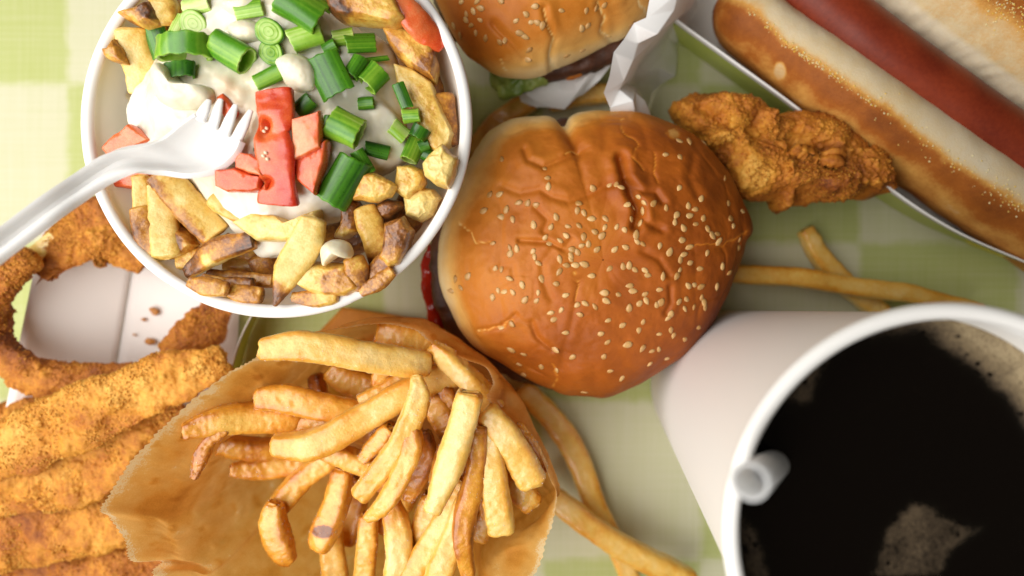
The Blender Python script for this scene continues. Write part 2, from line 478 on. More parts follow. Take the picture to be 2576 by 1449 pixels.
def cloth_mat():
    m, nt, b, out = nodes_of('green_check_cloth')
    tc = nd(nt, 'ShaderNodeTexCoord'); mp = nd(nt, 'ShaderNodeMapping'); mp.inputs['Scale'].default_value = (100, 100, 100)
    nt.links.new(tc.outputs['Object'], mp.inputs['Vector'])
    n0 = nd(nt, 'ShaderNodeTexNoise'); n0.inputs['Scale'].default_value = 1.2; n0.inputs['Detail'].default_value = 3
    nt.links.new(mp.outputs[0], n0.inputs['Vector'])
    sx = nd(nt, 'ShaderNodeSeparateXYZ'); nt.links.new(mp.outputs[0], sx.inputs[0])
    wob = math_node(nt, 'MULTIPLY', math_node(nt, 'SUBTRACT', n0.outputs['Fac'], .5), .5)
    cell = 6.58
    def wave(src, org):
        a = math_node(nt, 'ADD', math_node(nt, 'SUBTRACT', src, org), wob)
        s = math_node(nt, 'SINE', math_node(nt, 'MULTIPLY', a, math.pi / cell))
        return math_node(nt, 'MAXIMUM', math_node(nt, 'MINIMUM', math_node(nt, 'MULTIPLY', s, 12.0), 1.0), -1.0)
    ox = float(W(1765, 0, 0)[0]); oy = float(W(0, 1010, 0)[1])
    p = math_node(nt, 'MULTIPLY', wave(sx.outputs[0], ox), wave(sx.outputs[1], oy))
    # col right of 1765, row above 1010 is pale -> product +1 = pale
    st = nd(nt, 'ShaderNodeMapping'); st.inputs['Scale'].default_value = (9, .22, 1); nt.links.new(mp.outputs[0], st.inputs['Vector'])
    n1 = nd(nt, 'ShaderNodeTexNoise'); n1.inputs['Scale'].default_value = 1.0; n1.inputs['Detail'].default_value = 5; nt.links.new(st.outputs[0], n1.inputs['Vector'])
    st2 = nd(nt, 'ShaderNodeMapping'); st2.inputs['Scale'].default_value = (.22, 9, 1); nt.links.new(mp.outputs[0], st2.inputs['Vector'])
    n2 = nd(nt, 'ShaderNodeTexNoise'); n2.inputs['Scale'].default_value = 1.0; n2.inputs['Detail'].default_value = 5; nt.links.new(st2.outputs[0], n2.inputs['Vector'])
    s = math_node(nt, 'ADD', math_node(nt, 'SUBTRACT', n1.outputs['Fac'], .5), math_node(nt, 'SUBTRACT', n2.outputs['Fac'], .5))
    v = math_node(nt, 'ADD', math_node(nt, 'MULTIPLY', p, .28), math_node(nt, 'MULTIPLY', s, .42))
    v = math_node(nt, 'ADD', v, .5)
    r = ramp_node(nt, [(0, (.41, .44, .14)), (.2, (.45, .48, .185)), (.5, (.525, .53, .285)), (.8, (.59, .57, .385)), (1, (.62, .60, .44))])
    nt.links.new(v, r.inputs['Fac']); nt.links.new(r.outputs[0], b.inputs['Base Color'])
    b.inputs['Roughness'].default_value = .75; b.inputs['Specular IOR Level'].default_value = .25
    w1 = nd(nt, 'ShaderNodeTexWave', bands_direction='X'); w1.inputs['Scale'].default_value = 11; nt.links.new(mp.outputs[0], w1.inputs['Vector'])
    w2 = nd(nt, 'ShaderNodeTexWave', bands_direction='Y'); w2.inputs['Scale'].default_value = 11; nt.links.new(mp.outputs[0], w2.inputs['Vector'])
    hh = math_node(nt, 'ADD', math_node(nt, 'ADD', w1.outputs['Fac'], w2.outputs['Fac']), math_node(nt, 'MULTIPLY', n1.outputs['Fac'], 2.0))
    bp = nd(nt, 'ShaderNodeBump'); bp.inputs['Strength'].default_value = .25; bp.inputs['Distance'].default_value = .01 * CM
    nt.links.new(hh, bp.inputs['Height']); nt.links.new(bp.outputs[0], b.inputs['Normal'])
    return m
M['cloth'] = cloth_mat()

# ------------------------------------------------------------------ the table
tx, ty = np.meshgrid(np.linspace(-60, 60, 61), np.linspace(-45, 45, 46), indexing='ij')
tv = np.stack([tx, ty, np.zeros_like(tx)], -1).reshape(-1, 3)
tv[:, 2] = -0.06 + 0.05 * vnoise(tv, .22, 3)
g = Geo(tv, grid_faces(61, 46, False))
if g.normals()[:, 2].mean() < 0: g.Q = g.Q[:, ::-1]
me = make_mesh('tablecloth', g, np.zeros(3), M['cloth'])
tag(link('tablecloth', me), label='pale green and cream checked tablecloth under all the food', kind='structure')

# ------------------------------------------------------------------ builders for kinds of food
def rough_up(g, amp, freq, seed, octv=3):
    return g.push(amp * fbm(g.V, freq, seed, octv))

def fry_geo(path, w, brown=.25, seed=0, h=.85, n=4.0, nu=64, nv=40, roll=.2, er=.5, cut=(0, 0), amp=.024):
    g = sweep(path, w, h, n, nu, nv, roll, er, cut=cut, emin=.62)
    ks = np.stack([vnoise(g.V, .55, seed + 51), vnoise(g.V, .55, seed + 52), vnoise(g.V, .55, seed + 53)], -1)
    g.V = g.V + .06 * ks
    g.push(amp * fbm(g.V, 1.3, seed, 3) + .020 * fbm(g.V, 7, seed + 3, 3))
    corner = np.abs(np.sin(2 * (g.th))) ** 5
    ends = np.maximum(smooth(.9 / g.len * .35 - g.u, -.05, .12), smooth(g.u - (1 - .9 / g.len * .35), -.05, .12))
    t = brown - .02 + .22 * corner + .14 * ends + .20 * fbm(g.V, .9, seed + 8, 2)
    g.attr['t'] = np.clip(t, 0, 1)
    return g

def breading(g, seed, amp=1.0, base=.4, patch=.3):
    V = g.V
    g.push(amp * (.22 * fbm(V, .7, seed, 3)))
    V = g.V
    f1, id1, s1 = worley(V, 5.0, seed + 2)
    f2, id2, s2 = worley(V, 10.5, seed + 4)
    c1 = np.clip(1 - f1 / .62, 0, 1) ** .7 * np.where(id1 > .45, id1, 0)
    c2 = np.clip(1 - f2 / .6, 0, 1) ** .7 * np.where(id2 > .3, id2, .1)
    dens = .35 + .65 * smooth(vnoise(V, 1.1, seed + 7), -.5, .35)
    g.push(amp * (dens * (.105 * c1 + .065 * c2) + .03 * fbm(V, 4, seed + 8, 2)))
    t = base + patch * fbm(V, .55, seed + 10, 2) + .12 * fbm(V, 2.4, seed + 11, 2) - .22 * c1 * id1 * dens - .12 * c2 * dens + .12 * (id2 - .5)
    g.attr['t'] = np.clip(t, 0, 1)
    return g

ICO = np.array([(0, 0, 1), (.89, 0, .45), (.28, .85, .45), (-.72, .53, .45), (-.72, -.53, .45), (.28, -.85, .45), (0, 0, -.5)])
ICT = np.array([(0, 1, 2), (0, 2, 3), (0, 3, 4), (0, 4, 5), (0, 5, 1), (6, 2, 1), (6, 3, 2), (6, 4, 3), (6, 5, 4), (6, 1, 5)])
def crumb_coat(g, count, seed, smin=.025, smax=.07, tlo=.0, thi=.55):
    r = np.random.default_rng(seed); N = g.normals()
    w = (N[:, 2] > -.25) * smooth(vnoise(g.V, 1.3, seed + 3), -.35, .5) ** 1.5 + 1e-6
    idx = r.choice(len(g.V), count, p=w / w.sum())
    P = g.V[idx] + N[idx] * .01
    sz = r.uniform(smin, smax, count) * r.uniform(.5, 1, count)
    A = r.normal(size=(count, 3, 3)); Qm, _ = np.linalg.qr(A); Qm = Qm * np.sign(np.linalg.det(Qm))[:, None, None]
    sh = ICO[None] * r.uniform(.6, 1.25, (count, 7, 1)) * np.stack([np.ones(count), r.uniform(.6, 1, count), r.uniform(.5, 1, count)], -1)[:, None]
    V = P[:, None] + np.einsum('nij,nkj->nki', Qm, sh) * sz[:, None, None]
    T = (ICT[None] + 7 * np.arange(count)[:, None, None]).reshape(-1, 3)
    c = Geo(V.reshape(-1, 3), None, T)
    c.attr['t'] = np.repeat(r.uniform(tlo, thi, count), 7)
    return c

# ------------------------------------------------------------------ poutine bowl
bc = W(697, 307, 7.0); BR = 5.52
prof = [(0, .25), (2.6, .25), (3.4, .28), (3.65, .5)]
for k in range(1, 25):
    q = k / 24; prof.append((3.65 + (BR - .12 - 3.65) * q, .5 + 6.45 * q))
inner = prof
outer = [(r + .07, z - .07 if i > 2 else z - .12) for i, (r, z) in enumerate(prof)]
bowl = thing('paper_bowl', (bc[0], bc[1], 0), label='round white paper bowl heaped with loaded fries, fork resting on its rim', cat='bowl')
gw = lathe(inner, bc, 160)
gw.attr['t'] = np.zeros(len(gw.V))
if gw.normals()[160 * 2][2] < 0: gw.Q = gw.Q[:, ::-1]
obj('bowl_wall', gw, M['bowl_paper'], bowl)
a = np.linspace(0, 2 * np.pi, 20, endpoint=False)
gr = lathe([(BR - .02 + .17 * math.cos(q), 7.0 + .14 * math.sin(q)) for q in a], bc, 200, True)
if ((gr.V - np.array([bc[0], bc[1], 7.0])) * gr.normals()).sum() < 0: gr.Q = gr.Q[:, ::-1]
# rolled rim: a small step where the paper overlaps
ang = np.arctan2(gr.V[:, 1] - bc[1], gr.V[:, 0] - bc[0])
gr.push(.012 * fbm(gr.V, .5, 5, 2) + .022 * smooth(ang, -2.02, -1.99) * (1 - smooth(ang, -1.2, -1.17)))
gr.attr['t'] = np.zeros(len(gr.V))
obj('rolled_rim', gr, M['white_paper'], bowl)

def pile(x, y):
    r = math.hypot((x - 690) / 400., (y - 300) / 400.)
    return 6.15 + 1.35 * max(0, 1 - r * r)

# sour cream spread over the middle of the heap
co = [(333, 300), (338, 245), (360, 205), (398, 160), (440, 120), (440, 60), (520, -10), (640, -50), (760, -40), (845, 30), (900, 72), (950, 100),
      (985, 160), (1003, 240), (1035, 300), (1025, 370), (1000, 410), (955, 440), (905, 480), (868, 545), (815, 560), (770, 590), (715, 655), (660, 648), (610, 605),
      (560, 548), (505, 505), (450, 462), (395, 445), (345, 400), (325, 350)]
g = pillow(co, 6.15, 1.5, edge=1.0, dome=.85, nb=260, nr=90, center=(690, 300), rp=2.0)
V = g.V
g.push(.22 * fbm(V, .6, 41, 2) + .13 * vnoise(V + .5 * np.stack([vnoise(V, .8, 47), vnoise(V, .8, 49), 0 * V[:, 0]], -1), 1.3, 43) + .03 * fbm(V, 3, 44, 2))
pp = to_px(g.V)
pink = smooth(-seg_dist(pp, [(560, 240), (600, 300), (560, 330)]), -60, -15) * .45 + smooth(-seg_dist(pp, [(430, 320), (480, 280), (520, 300)]), -80, -20) * .3 \
    + smooth(-seg_dist(pp, [(560, 480), (640, 520), (700, 560)]), -40, -10) * .3
g.attr['t'] = np.clip(.18 + .28 * fbm(g.V, .7, 46, 3) + pink * (.6 + .5 * vnoise(g.V, 2.5, 48)), 0, 1)
cream = obj('sour_cream', g, M['cream'], label='glossy white sour cream spread over the loaded fries in the bowl', cat='sour cream')
cream_bvh = g.bvh()
cream_n = g

def onto(bvh, x, y, default_z=6.5):
    o = Vector((0, 0, H)); d = (Vector(W(x, y, 0)) - o).normalized()
    hit, n, i, dist = bvh.ray_cast(o, d)
    if hit is None: return W(x, y, default_z), np.array([0, 0, 1.0])
    n = np.array(n)
    return np.array(hit), (n if n[2] > 0 else -n)

POT = 'potato wedges in the bowl'
def in_bowl(V):   # share of points that would stick through the bowl's wall
    r = np.hypot(V[:, 0] - bc[0], V[:, 1] - bc[1])
    wall = 3.65 + (BR - .12 - 3.65) * np.clip((V[:, 2] - .5) / 6.45, 0, 1) - .03
    return np.mean((r > wall) & (V[:, 2] < 7.05))
def settle(gen):  # raise a piece until it rests against the wall instead of cutting it
    for k in range(14):
        g = gen(k * .14)
        if in_bowl(g.V) < .03: break
    return g
def wedge_sweep(path, w, brown, seed, label, h=.65, n=3.6, tipdark=0, skin=None, er=.45, roll=.25, name='potato_wedge'):
    g = settle(lambda dz: sweep([(x, y, z + dz) for x, y, z in path], [q * 1.22 for q in w], h, n, 64, 40, roll, er))
    g.push(.05 * fbm(g.V, .9, seed, 2) + .016 * fbm(g.V, 5, seed + 3, 3))
    t = brown + .05 + .26 * fbm(g.V, .9, seed + 5, 3) + .1 * np.abs(np.sin(2 * g.th)) ** 5
    if tipdark: t = t + tipdark * smooth(g.u + .12 * vnoise(g.V, 1.5, seed + 9), .66, .95)
    if skin is not None: t = t + .42 * smooth(np.cos(g.th - skin) + .5 * fbm(g.V, 2.0, seed + 6, 3), .3, .7)
    g.attr['t'] = np.clip(t, 0, 1)
    return obj(name, g, M['potato'], label=label, cat='potato wedge', group=POT)

def wedge_chunk(outl, z, thick, brown, seed, label, skin=None, dome=.10, tilt=(0, 0), edge=.18, name='potato_wedge'):
    cx, cy = np.mean(outl, 0); outl = [(cx + (x - cx) * 1.07, cy + (y - cy) * 1.07) for x, y in outl]
    g = settle(lambda dz: pillow(outl, z + dz, thick, edge, dome, 100, 30, sharp=True, tilt=tilt, rp=2.2))
    g.push(.05 * fbm(g.V, .9, seed, 2) + .016 * fbm(g.V, 5, seed + 3, 3))
    t = brown + .06 + .28 * fbm(g.V, 1.1, seed + 5, 3)
    if 'cube' in label:
        ff, fi, f2 = worley(g.V, 2.6, seed + 40)
        g.push(.07 * (fi - .5) * smooth(g.normals()[:, 2], .4, .8) * smooth(f2 - ff, 0, .25)); t = t - .08 + .18 * smooth(-g.normals()[:, 2], -.8, -.3)
    if skin is not None:   # browned skin side: (x, y, radius) on the grid
        p = to_px(g.V)
        t = t + .40 * smooth(-np.hypot(p[:, 0] - skin[0], p[:, 1] - skin[1]) / skin[2] + .6 * fbm(g.V, 1.8, seed + 6, 3), -1.1, -.6)
    g.attr['t'] = np.clip(t, 0, 1)
    return obj(name, g, M['potato'], label=label, cat='potato wedge', group=POT)

wedge_sweep([(333, 70, 6.9), (348, 140, 6.7), (372, 240, 6.4)], [58, 66, 62], .08, 101, 'pale yellow upright potato wedge at the bowl\'s left wall', h=.6)
wedge_chunk([(318, 45), (350, 38), (395, 18), (410, 40), (405, 66), (378, 78), (345, 62)], 6.5, .9, .38, 102, 'browned potato wedge with dark skin at the bowl\'s top left', skin=(385, 25, 45))
wedge_sweep([(405, -12, 7.0), (412, 25, 7.0), (424, 66, 6.8)], [42, 52, 34], .42, 103, 'speckled brown potato piece at the top edge left of the pale onion', h=.6)
wedge_chunk([(268, 130), (285, 126), (300, 104), (312, 128), (320, 160), (295, 156), (277, 148)], 5.9, .5, .45, 104, 'small ragged potato skin scrap against the bowl\'s left wall', edge=.1)
wedge_chunk([(828, -5), (838, 30), (856, 50), (885, 60), (990, 70), (1018, 55), (985, -14), (900, -24)], 7.3, 1.0, .32, 105, 'large golden potato wedge with charred corner at the top edge', skin=(838, 25, 42), edge=.2)
wedge_chunk([(972, 85), (1000, 72), (1040, 95), (1090, 125), (1102, 160), (1093, 205), (1060, 190), (1028, 168), (988, 122)], 6.6, 1.0, .26, 106, 'golden potato wedge under the upper right tomato with a brown skin end', skin=(1085, 165, 48))
wedge_chunk([(1000, 175), (1045, 186), (1090, 215), (1115, 270), (1142, 340), (1136, 366), (1105, 388), (1082, 378), (1062, 330), (1035, 270), (1008, 222)], 6.3, 1.0, .14, 107, 'long pale potato slab along the bowl\'s right wall')
wedge_chunk([(1070, 415), (1085, 395), (1116, 372), (1131, 390), (1151, 405), (1142, 440), (1130, 472), (1100, 465), (1075, 442)], 6.6, 1.0, .10, 108, 'pale broken potato cube leaning on the right rim')
wedge_chunk([(1002, 420), (1035, 417), (1066, 430), (1073, 460), (1066, 478), (1030, 502), (998, 482)], 6.5, 1.0, .14, 109, 'pale potato cube left of the cube on the right rim')
wedge_chunk([(1020, 500), (1060, 476), (1090, 480), (1106, 500), (1092, 540), (1060, 557), (1025, 542)], 6.3, 1.0, .16, 110, 'pale flaky potato cube below the other two cubes at the right rim')
wedge_chunk([(893, 500), (905, 452), (915, 438), (947, 436), (986, 458), (1001, 470), (986, 496), (950, 508), (920, 501)], 7.0, .6, .42, 111, 'brown skin topped potato piece touching the big dark leaf', tilt=(.1, .1))
wedge_chunk([(858, 585), (867, 532), (876, 500), (890, 496), (906, 516), (908, 560), (902, 584), (872, 602), (846, 596)], 6.5, .9, .34, 112, 'upright potato wedge with brown skin left of the orange pointed one', skin=(885, 530, 55))
wedge_sweep([(914, 518, 6.8), (932, 570, 6.8), (948, 625, 6.6), (941, 690, 6.4)], [46, 54, 50, 9], .48, 113, 'orange brown potato wedge tapering to a burnt point', tipdark=.45)
wedge_chunk([(938, 522), (975, 503), (1010, 508), (1020, 520), (992, 548), (960, 558), (944, 546)], 6.3, .9, .58, 114, 'dark brown potato piece right of the orange pointed wedge')
wedge_chunk([(972, 562), (1018, 545), (1042, 580), (1032, 622), (1006, 660), (985, 667), (962, 648)], 5.7, 1.0, .58, 115, 'deep brown potato wedge against the lower right wall')
wedge_sweep([(984, 562, 6.2), (996, 600, 6.2), (1006, 642, 6.0)], [18, 26, 14], .42, 116, 'thin curled potato sliver on the deep brown wedge')
wedge_sweep([(790, 545, 7.5), (766, 615, 7.5), (726, 685, 7.4), (691, 772, 7.4)], [50, 72, 58, 9], .06, 117, 'big pale pointed potato wedge with a burnt tip over the front rim', tipdark=.75, h=.6)
wedge_chunk([(748, 705), (770, 662), (822, 664), (880, 668), (896, 690), (912, 720), (880, 739), (830, 742), (788, 727)], 6.0, 1.1, .24, 118, 'salted potato wedge with pale brown skin by the front rim under the curd', skin=(850, 728, 50))
wedge_sweep([(888, 645, 5.9), (900, 690, 5.8), (908, 735, 5.8)], [40, 48, 20], .44, 119, 'thin orange potato piece beside the salted wedge')
wedge_chunk([(600, 560), (640, 536), (700, 540), (748, 568), (780, 540), (806, 530), (806, 560), (786, 596), (730, 604), (660, 602)], 6.9, .7, .06, 120, 'broken pale potato half covered in cream above the pointed wedge')
wedge_sweep([(396, 432, 6.9), (470, 510, 6.8), (552, 596, 6.5)], [54, 64, 60], .12, 121, 'long pale potato wedge with blistered brown side below the fork', skin=.3)
wedge_sweep([(402, 460, 5.8), (412, 560, 5.9), (422, 652, 6.0)], [52, 58, 60], .18, 122, 'yellow potato fry lying along the bowl\'s lower left wall')
wedge_chunk([(419, 590), (445, 570), (457, 564), (490, 590), (507, 616), (480, 640), (450, 650), (428, 630)], 6.4, .9, .26, 123, 'stubby cut potato end with mottled skin at lower left', skin=(440, 615, 38))
wedge_sweep([(466, 690, 5.7), (540, 635, 5.9), (645, 600, 6.0)], [30, 46, 44], .24, 124, 'skin side up brown potato wedge across the lower left', skin=1.57)
wedge_sweep([(520, 686, 5.5), (590, 702, 5.4), (690, 706, 5.4)], [14, 32, 28], .46, 125, 'flat orange potato sliver along the front wall')
wedge_sweep([(650, 640, 5.8), (668, 675, 5.7), (682, 708, 5.6)], [46, 48, 20], .40, 126, 'orange potato end tucked left of the pointed wedge')
wedge_sweep([(535, 500, 7.1), (575, 525, 7.1), (622, 548, 7.0)], [26, 38, 34], .34, 127, 'small golden potato piece lying on the cream below the fork')
wedge_sweep([(1105, 235, 4.9), (1118, 300, 4.8), (1120, 370, 4.9)], [55, 55, 50], .55, 128, 'brown potato piece between the pale slab and the right wall')
wedge_sweep([(560, 650, 4.8), (640, 660, 4.7), (740, 668, 4.7)], [60, 62, 60], .3, 129, 'shadowed potato piece showing in the gap near the front wall')
wedge_sweep([(1060, 480, 4.9), (1010, 560, 4.8), (940, 620, 4.8)], [70, 70, 70], .6, 130, 'shadowed potato piece under the brown wedges at lower right')
wedge_sweep([(380, 480, 4.6), (450, 560, 4.6), (520, 640, 4.6)], [80, 80, 80], .45, 131, 'shadowed potato piece under the long blistered wedge')
wedge_sweep([(480, 20, 6.3), (440, 80, 6.1), (400, 160, 6.0)], [80, 80, 80], .35, 132, 'potato piece mostly hidden under green onion at upper left')
wedge_sweep([(820, 620, 5.0), (870, 600, 5.0), (940, 560, 5.0)], [80, 80, 80], .5, 133, 'shadowed potato piece behind the pale curd')
wedge_sweep([(1010, 100, 5.3), (1050, 200, 5.2), (1075, 300, 5.2)], [90, 90, 90], .45, 134, 'shadowed potato piece under the upper right wedges')

wedge_sweep([(352, 520, 5.0), (372, 590, 5.0), (398, 640, 5.0)], [36, 44, 34], .34, 135, 'brown fry end against the lower left wall beside the yellow fry')
wedge_sweep([(500, 700, 5.0), (560, 716, 4.9), (640, 722, 4.9)], [30, 40, 36], .42, 136, 'brown potato sliver behind the thin dark fry at the front wall')
wedge_sweep([(930, 700, 5.2), (960, 672, 5.2), (990, 640, 5.2)], [34, 44, 40], .5, 137, 'browned potato end against the wall right of the burnt point')
wedge_sweep([(556, 600, 5.9), (600, 625, 5.8), (652, 640, 5.7)], [40, 46, 40], .36, 138, 'browned potato piece between the skin side up wedge and the cream')
wedge_sweep([(440, 660, 5.4), (490, 652, 5.3), (540, 640, 5.2)], [34, 46, 44], .5, 139, 'dark browned potato piece under the stubby cut end')
wedge_sweep([(575, 728, 5.8), (620, 740, 5.8), (662, 742, 5.8)], [26, 36, 28], .40, 140, 'thin browned potato fry along the front wall left of the burnt tip')
wedge_sweep([(730, 748, 5.8), (790, 752, 5.8), (850, 742, 5.8)], [24, 34, 26], .34, 141, 'thin golden potato fry along the front wall right of the burnt tip')
wedge_sweep([(470, 708, 5.7), (520, 722, 5.7), (575, 730, 5.7)], [24, 34, 26], .46, 142, 'thin dark potato fry along the front wall nearest the tray')
wedge_sweep([(352, 440, 6.0), (362, 520, 5.9), (384, 600, 5.8)], [30, 42, 36], .26, 143, 'golden potato fry close to the left wall under the fork handle')
wedge_sweep([(905, 738, 5.7), (950, 712, 5.7), (990, 680, 5.7)], [22, 32, 24], .44, 144, 'thin browned potato fry along the wall below the brown wedges')
CURD = 'cheese curds on the loaded fries'
def curd(outl, z, thick, seed, label, tilt=(0, 0), base=.2):
    g = pillow(outl, z, thick, .45, .1, 90, 30, tilt=tilt)
    g.push(.07 * fbm(g.V, 1.0, seed, 2) + .01 * fbm(g.V, 5, seed + 1, 2))
    g.attr['t'] = np.clip(base + .3 * fbm(g.V, 1, seed + 4, 2), 0, 1)
    return obj('cheese_curd', g, M['curd'], label=label, cat='cheese curd', group=CURD)
curd([(394, 185), (406, 166), (430, 178), (455, 205), (492, 216), (532, 222), (535, 252), (500, 272), (445, 274), (408, 256), (394, 222)], 7.75, .9, 201, 'big creamy curd left of centre, just above the fork head')
curd([(808, 652), (808, 626), (824, 606), (850, 599), (880, 608), (893, 636), (884, 652), (862, 643), (842, 655), (817, 670)], 7.5, .8, 202, 'bare pale curd lying on wedges near the front rim', base=.3)
curd([(296, 226), (318, 208), (335, 220), (340, 255), (322, 262), (302, 245)], 5.7, .7, 203, 'small curd low against the bowl\'s left wall')
curd([(582, 72), (610, 58), (650, 62), (672, 82), (655, 106), (612, 112), (588, 98)], 7.5, .6, 204, 'pale curd left of the two ringed onion slice near the top')
curd([(700, 158), (735, 140), (775, 152), (800, 185), (790, 225), (750, 232), (712, 205)], 7.6, .7, 205, 'cream coated curd right of centre above the tall tomato strip', base=.1)
curd([(560, 8), (605, -10), (660, 2), (655, 38), (600, 50), (565, 35)], 7.3, .7, 206, 'cream coated curd at the top edge of the heap', base=.15)

TOM = 'tomato pieces on the loaded fries'
def tomato_slab(outl, z, thick, base, seed, label, tilt=(0, 0), dome=.05, edge=.1):
    g = pillow(outl, z, thick, edge, dome, 110, 30, sharp=True, tilt=tilt, rp=2.6)
    g.push(.05 * fbm(g.V, .9, seed, 2) + .012 * fbm(g.V, 5, seed + 1, 2))
    g.attr['t'] = np.clip(base + .22 * fbm(g.V, .8, seed + 4, 3), 0, 1)
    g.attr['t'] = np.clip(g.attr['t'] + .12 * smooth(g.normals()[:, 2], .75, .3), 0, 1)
    return obj('tomato_piece', g, M['tomato'], label=label, cat='tomato', group=TOM)
g = sweep([(690, 226, 8.0), (694, 285, 8.15), (686, 330, 8.1), (692, 385, 8.15), (697, 440, 8.05), (702, 514, 7.7)], [94, 96, 84, 92, 84, 100], [.32, .34, .36, .34, .34, .30], 4.0, 90, 48, .06, .3)
p = to_px(g.V)
notch = np.exp(-((p[:, 0] - 660) / 16) ** 2 - ((p[:, 1] - 318) / 20) ** 2) + np.exp(-((p[:, 0] - 665) / 14) ** 2 - ((p[:, 1] - 462) / 12) ** 2)
g.push(-.34 * notch + .05 * fbm(g.V, .9, 301, 2) + .012 * fbm(g.V, 5, 302, 2))
g.attr['t'] = np.clip(.40 + .28 * smooth(p[:, 0], 670, 740) - .30 * np.exp(-((p[:, 0] - 664) / 26) ** 2 - ((p[:, 1] - 385) / 34) ** 2) - .25 * np.exp(-((p[:, 1] - 320) / 30) ** 2 - ((p[:, 0] - 665) / 25) ** 2) + .16 * fbm(g.V, 1, 304, 3), 0, 1)
tall = obj('tomato_piece', g, M['tomato'], label='tall ragged tomato strip standing in the middle of the heap', cat='tomato', group=TOM)
tb = g.bvh()
for (sx_, sy_) in ((664, 330), (670, 322), (662, 392), (672, 400), (668, 384)):
    hp, n = onto(tb, sx_, sy_, 8.2)
    gs = sweep([(sx_ - 4, sy_ - 3, hp[2] + .03), (sx_, sy_, hp[2] + .05), (sx_ + 4, sy_ + 4, hp[2] + .03)], [4, 8, 4], .6, 2, 14, 10)
    gs.attr['t'] = np.full(len(gs.V), .6)
    obj('tomato_seed', gs, M['curd'], tall)
tomato_slab([(735, 300), (812, 278), (816, 300), (811, 376), (736, 408)], 8.0, .45, .22, 311, 'pale pink square tomato slice right of the tall strip', tilt=(.05, .1))
tomato_slab([(736, 402), (808, 378), (829, 354), (823, 412), (796, 494), (752, 456)], 7.75, .5, .50, 312, 'red triangular tomato slice below the pale square one', tilt=(.1, 0))
tomato_slab([(597, 400), (612, 383), (640, 386), (668, 408), (670, 446), (634, 440), (598, 426)], 8.0, .5, .42, 313, 'upper of two tomato blocks between fork and tall strip')
tomato_slab([(553, 432), (600, 424), (640, 440), (669, 446), (664, 478), (640, 486), (578, 486), (549, 470)], 7.85, .55, .45, 314, 'lower of two tomato blocks between fork and tall strip', tilt=(0, .05))
tomato_slab([(272, 378), (300, 342), (340, 317), (366, 336), (392, 356), (335, 385), (285, 392)], 7.0, .6, .32, 315, 'tomato wedge between the bowl wall and the fork neck')
tomato_slab([(288, 462), (340, 428), (388, 425), (396, 470), (350, 479), (302, 473)], 6.3, .6, .38, 316, 'tomato wedge showing below the fork handle')
g = sweep([(1000, -10, 7.4), (1035, 40, 7.4), (1075, 85, 7.1), (1112, 124, 6.9)], [56, 74, 72, 22], [.5, .5, .5, .6], 2.4, 60, 32, .1, .4)
g.push(.06 * fbm(g.V, .9, 318, 2) + .012 * fbm(g.V, 5, 319, 2)); g.attr['t'] = np.clip(.45 + .25 * fbm(g.V, .9, 320, 2), 0, 1)
obj('tomato_piece', g, M['tomato'], label='soft red tomato wedge against the bowl\'s upper right rim', cat='tomato', group=TOM)
hp, _ = onto(cream_bvh, 570, 262)
tomato_slab([(548, 245), (565, 236), (580, 252), (600, 285), (590, 304), (566, 296), (552, 270)], float(hp[2]) - .02, .25, .42, 321, 'tomato bit half sunk in cream at the fork tines')

# green onion: hollow tubes, some slit open, some seen end-on
ONI = 'green onion slices on the loaded fries'
def onion_end(x, y, w, tone, label, seed, lift=.12, ratio=1.0, z=None):
    hp, n = onto(cream_bvh, x, y, 6.6)
    if z is not None: hp = W(x, y, z)
    k = (H - hp[2]) / F; r = w / 2 * k
    ax = np.array([.10, -.18, 1.0]); ax /= np.linalg.norm(ax)
    e1 = np.cross(ax, [0, 1, 0]); e1 /= np.linalg.norm(e1); e2 = np.cross(ax, e1)
    prof = [(1.0, -.35, .15), (1.03, -.1, .1), (1.0, .16, .08), (.95, .20, -.05), (.84, .20, -.22), (.74, .17, -.30), (.66, .19, -.02), (.60, .19, -.24), (.42, .17, -.30), (.36, .19, -.05), (.30, .18, -.26), (.12, .18, -.24), (.02, .18, -.10)]
    nv = 48; th = np.linspace(0, 2 * np.pi, nv, endpoint=False)
    V, t = [], []
    for (rr, zz, dt) in prof:
        wob = 1 + .05 * np.sin(2 * th + seed) + .03 * np.sin(3 * th + 2 * seed) * rr
        V.append(hp + ax * (lift + zz * r * .9) + (r * rr * wob * np.cos(th))[:, None] * e1 + (r * rr * wob * ratio * np.sin(th))[:, None] * e2)
        t.append(np.full(nv, tone + dt))
    g = Geo(np.concatenate(V), grid_faces(len(prof), nv))
    if g.normals()[-nv][2] < 0: g.Q = g.Q[:, ::-1]
    g.push(.012 * fbm(g.V, 5, seed + 1, 2))
    g.attr['t'] = np.clip(np.concatenate(t) + .10 * fbm(g.V, 4, seed + 2, 2), 0, 1)
    return obj('green_onion_slice', g, M['onion'], label=label, cat='green onion', group=ONI)

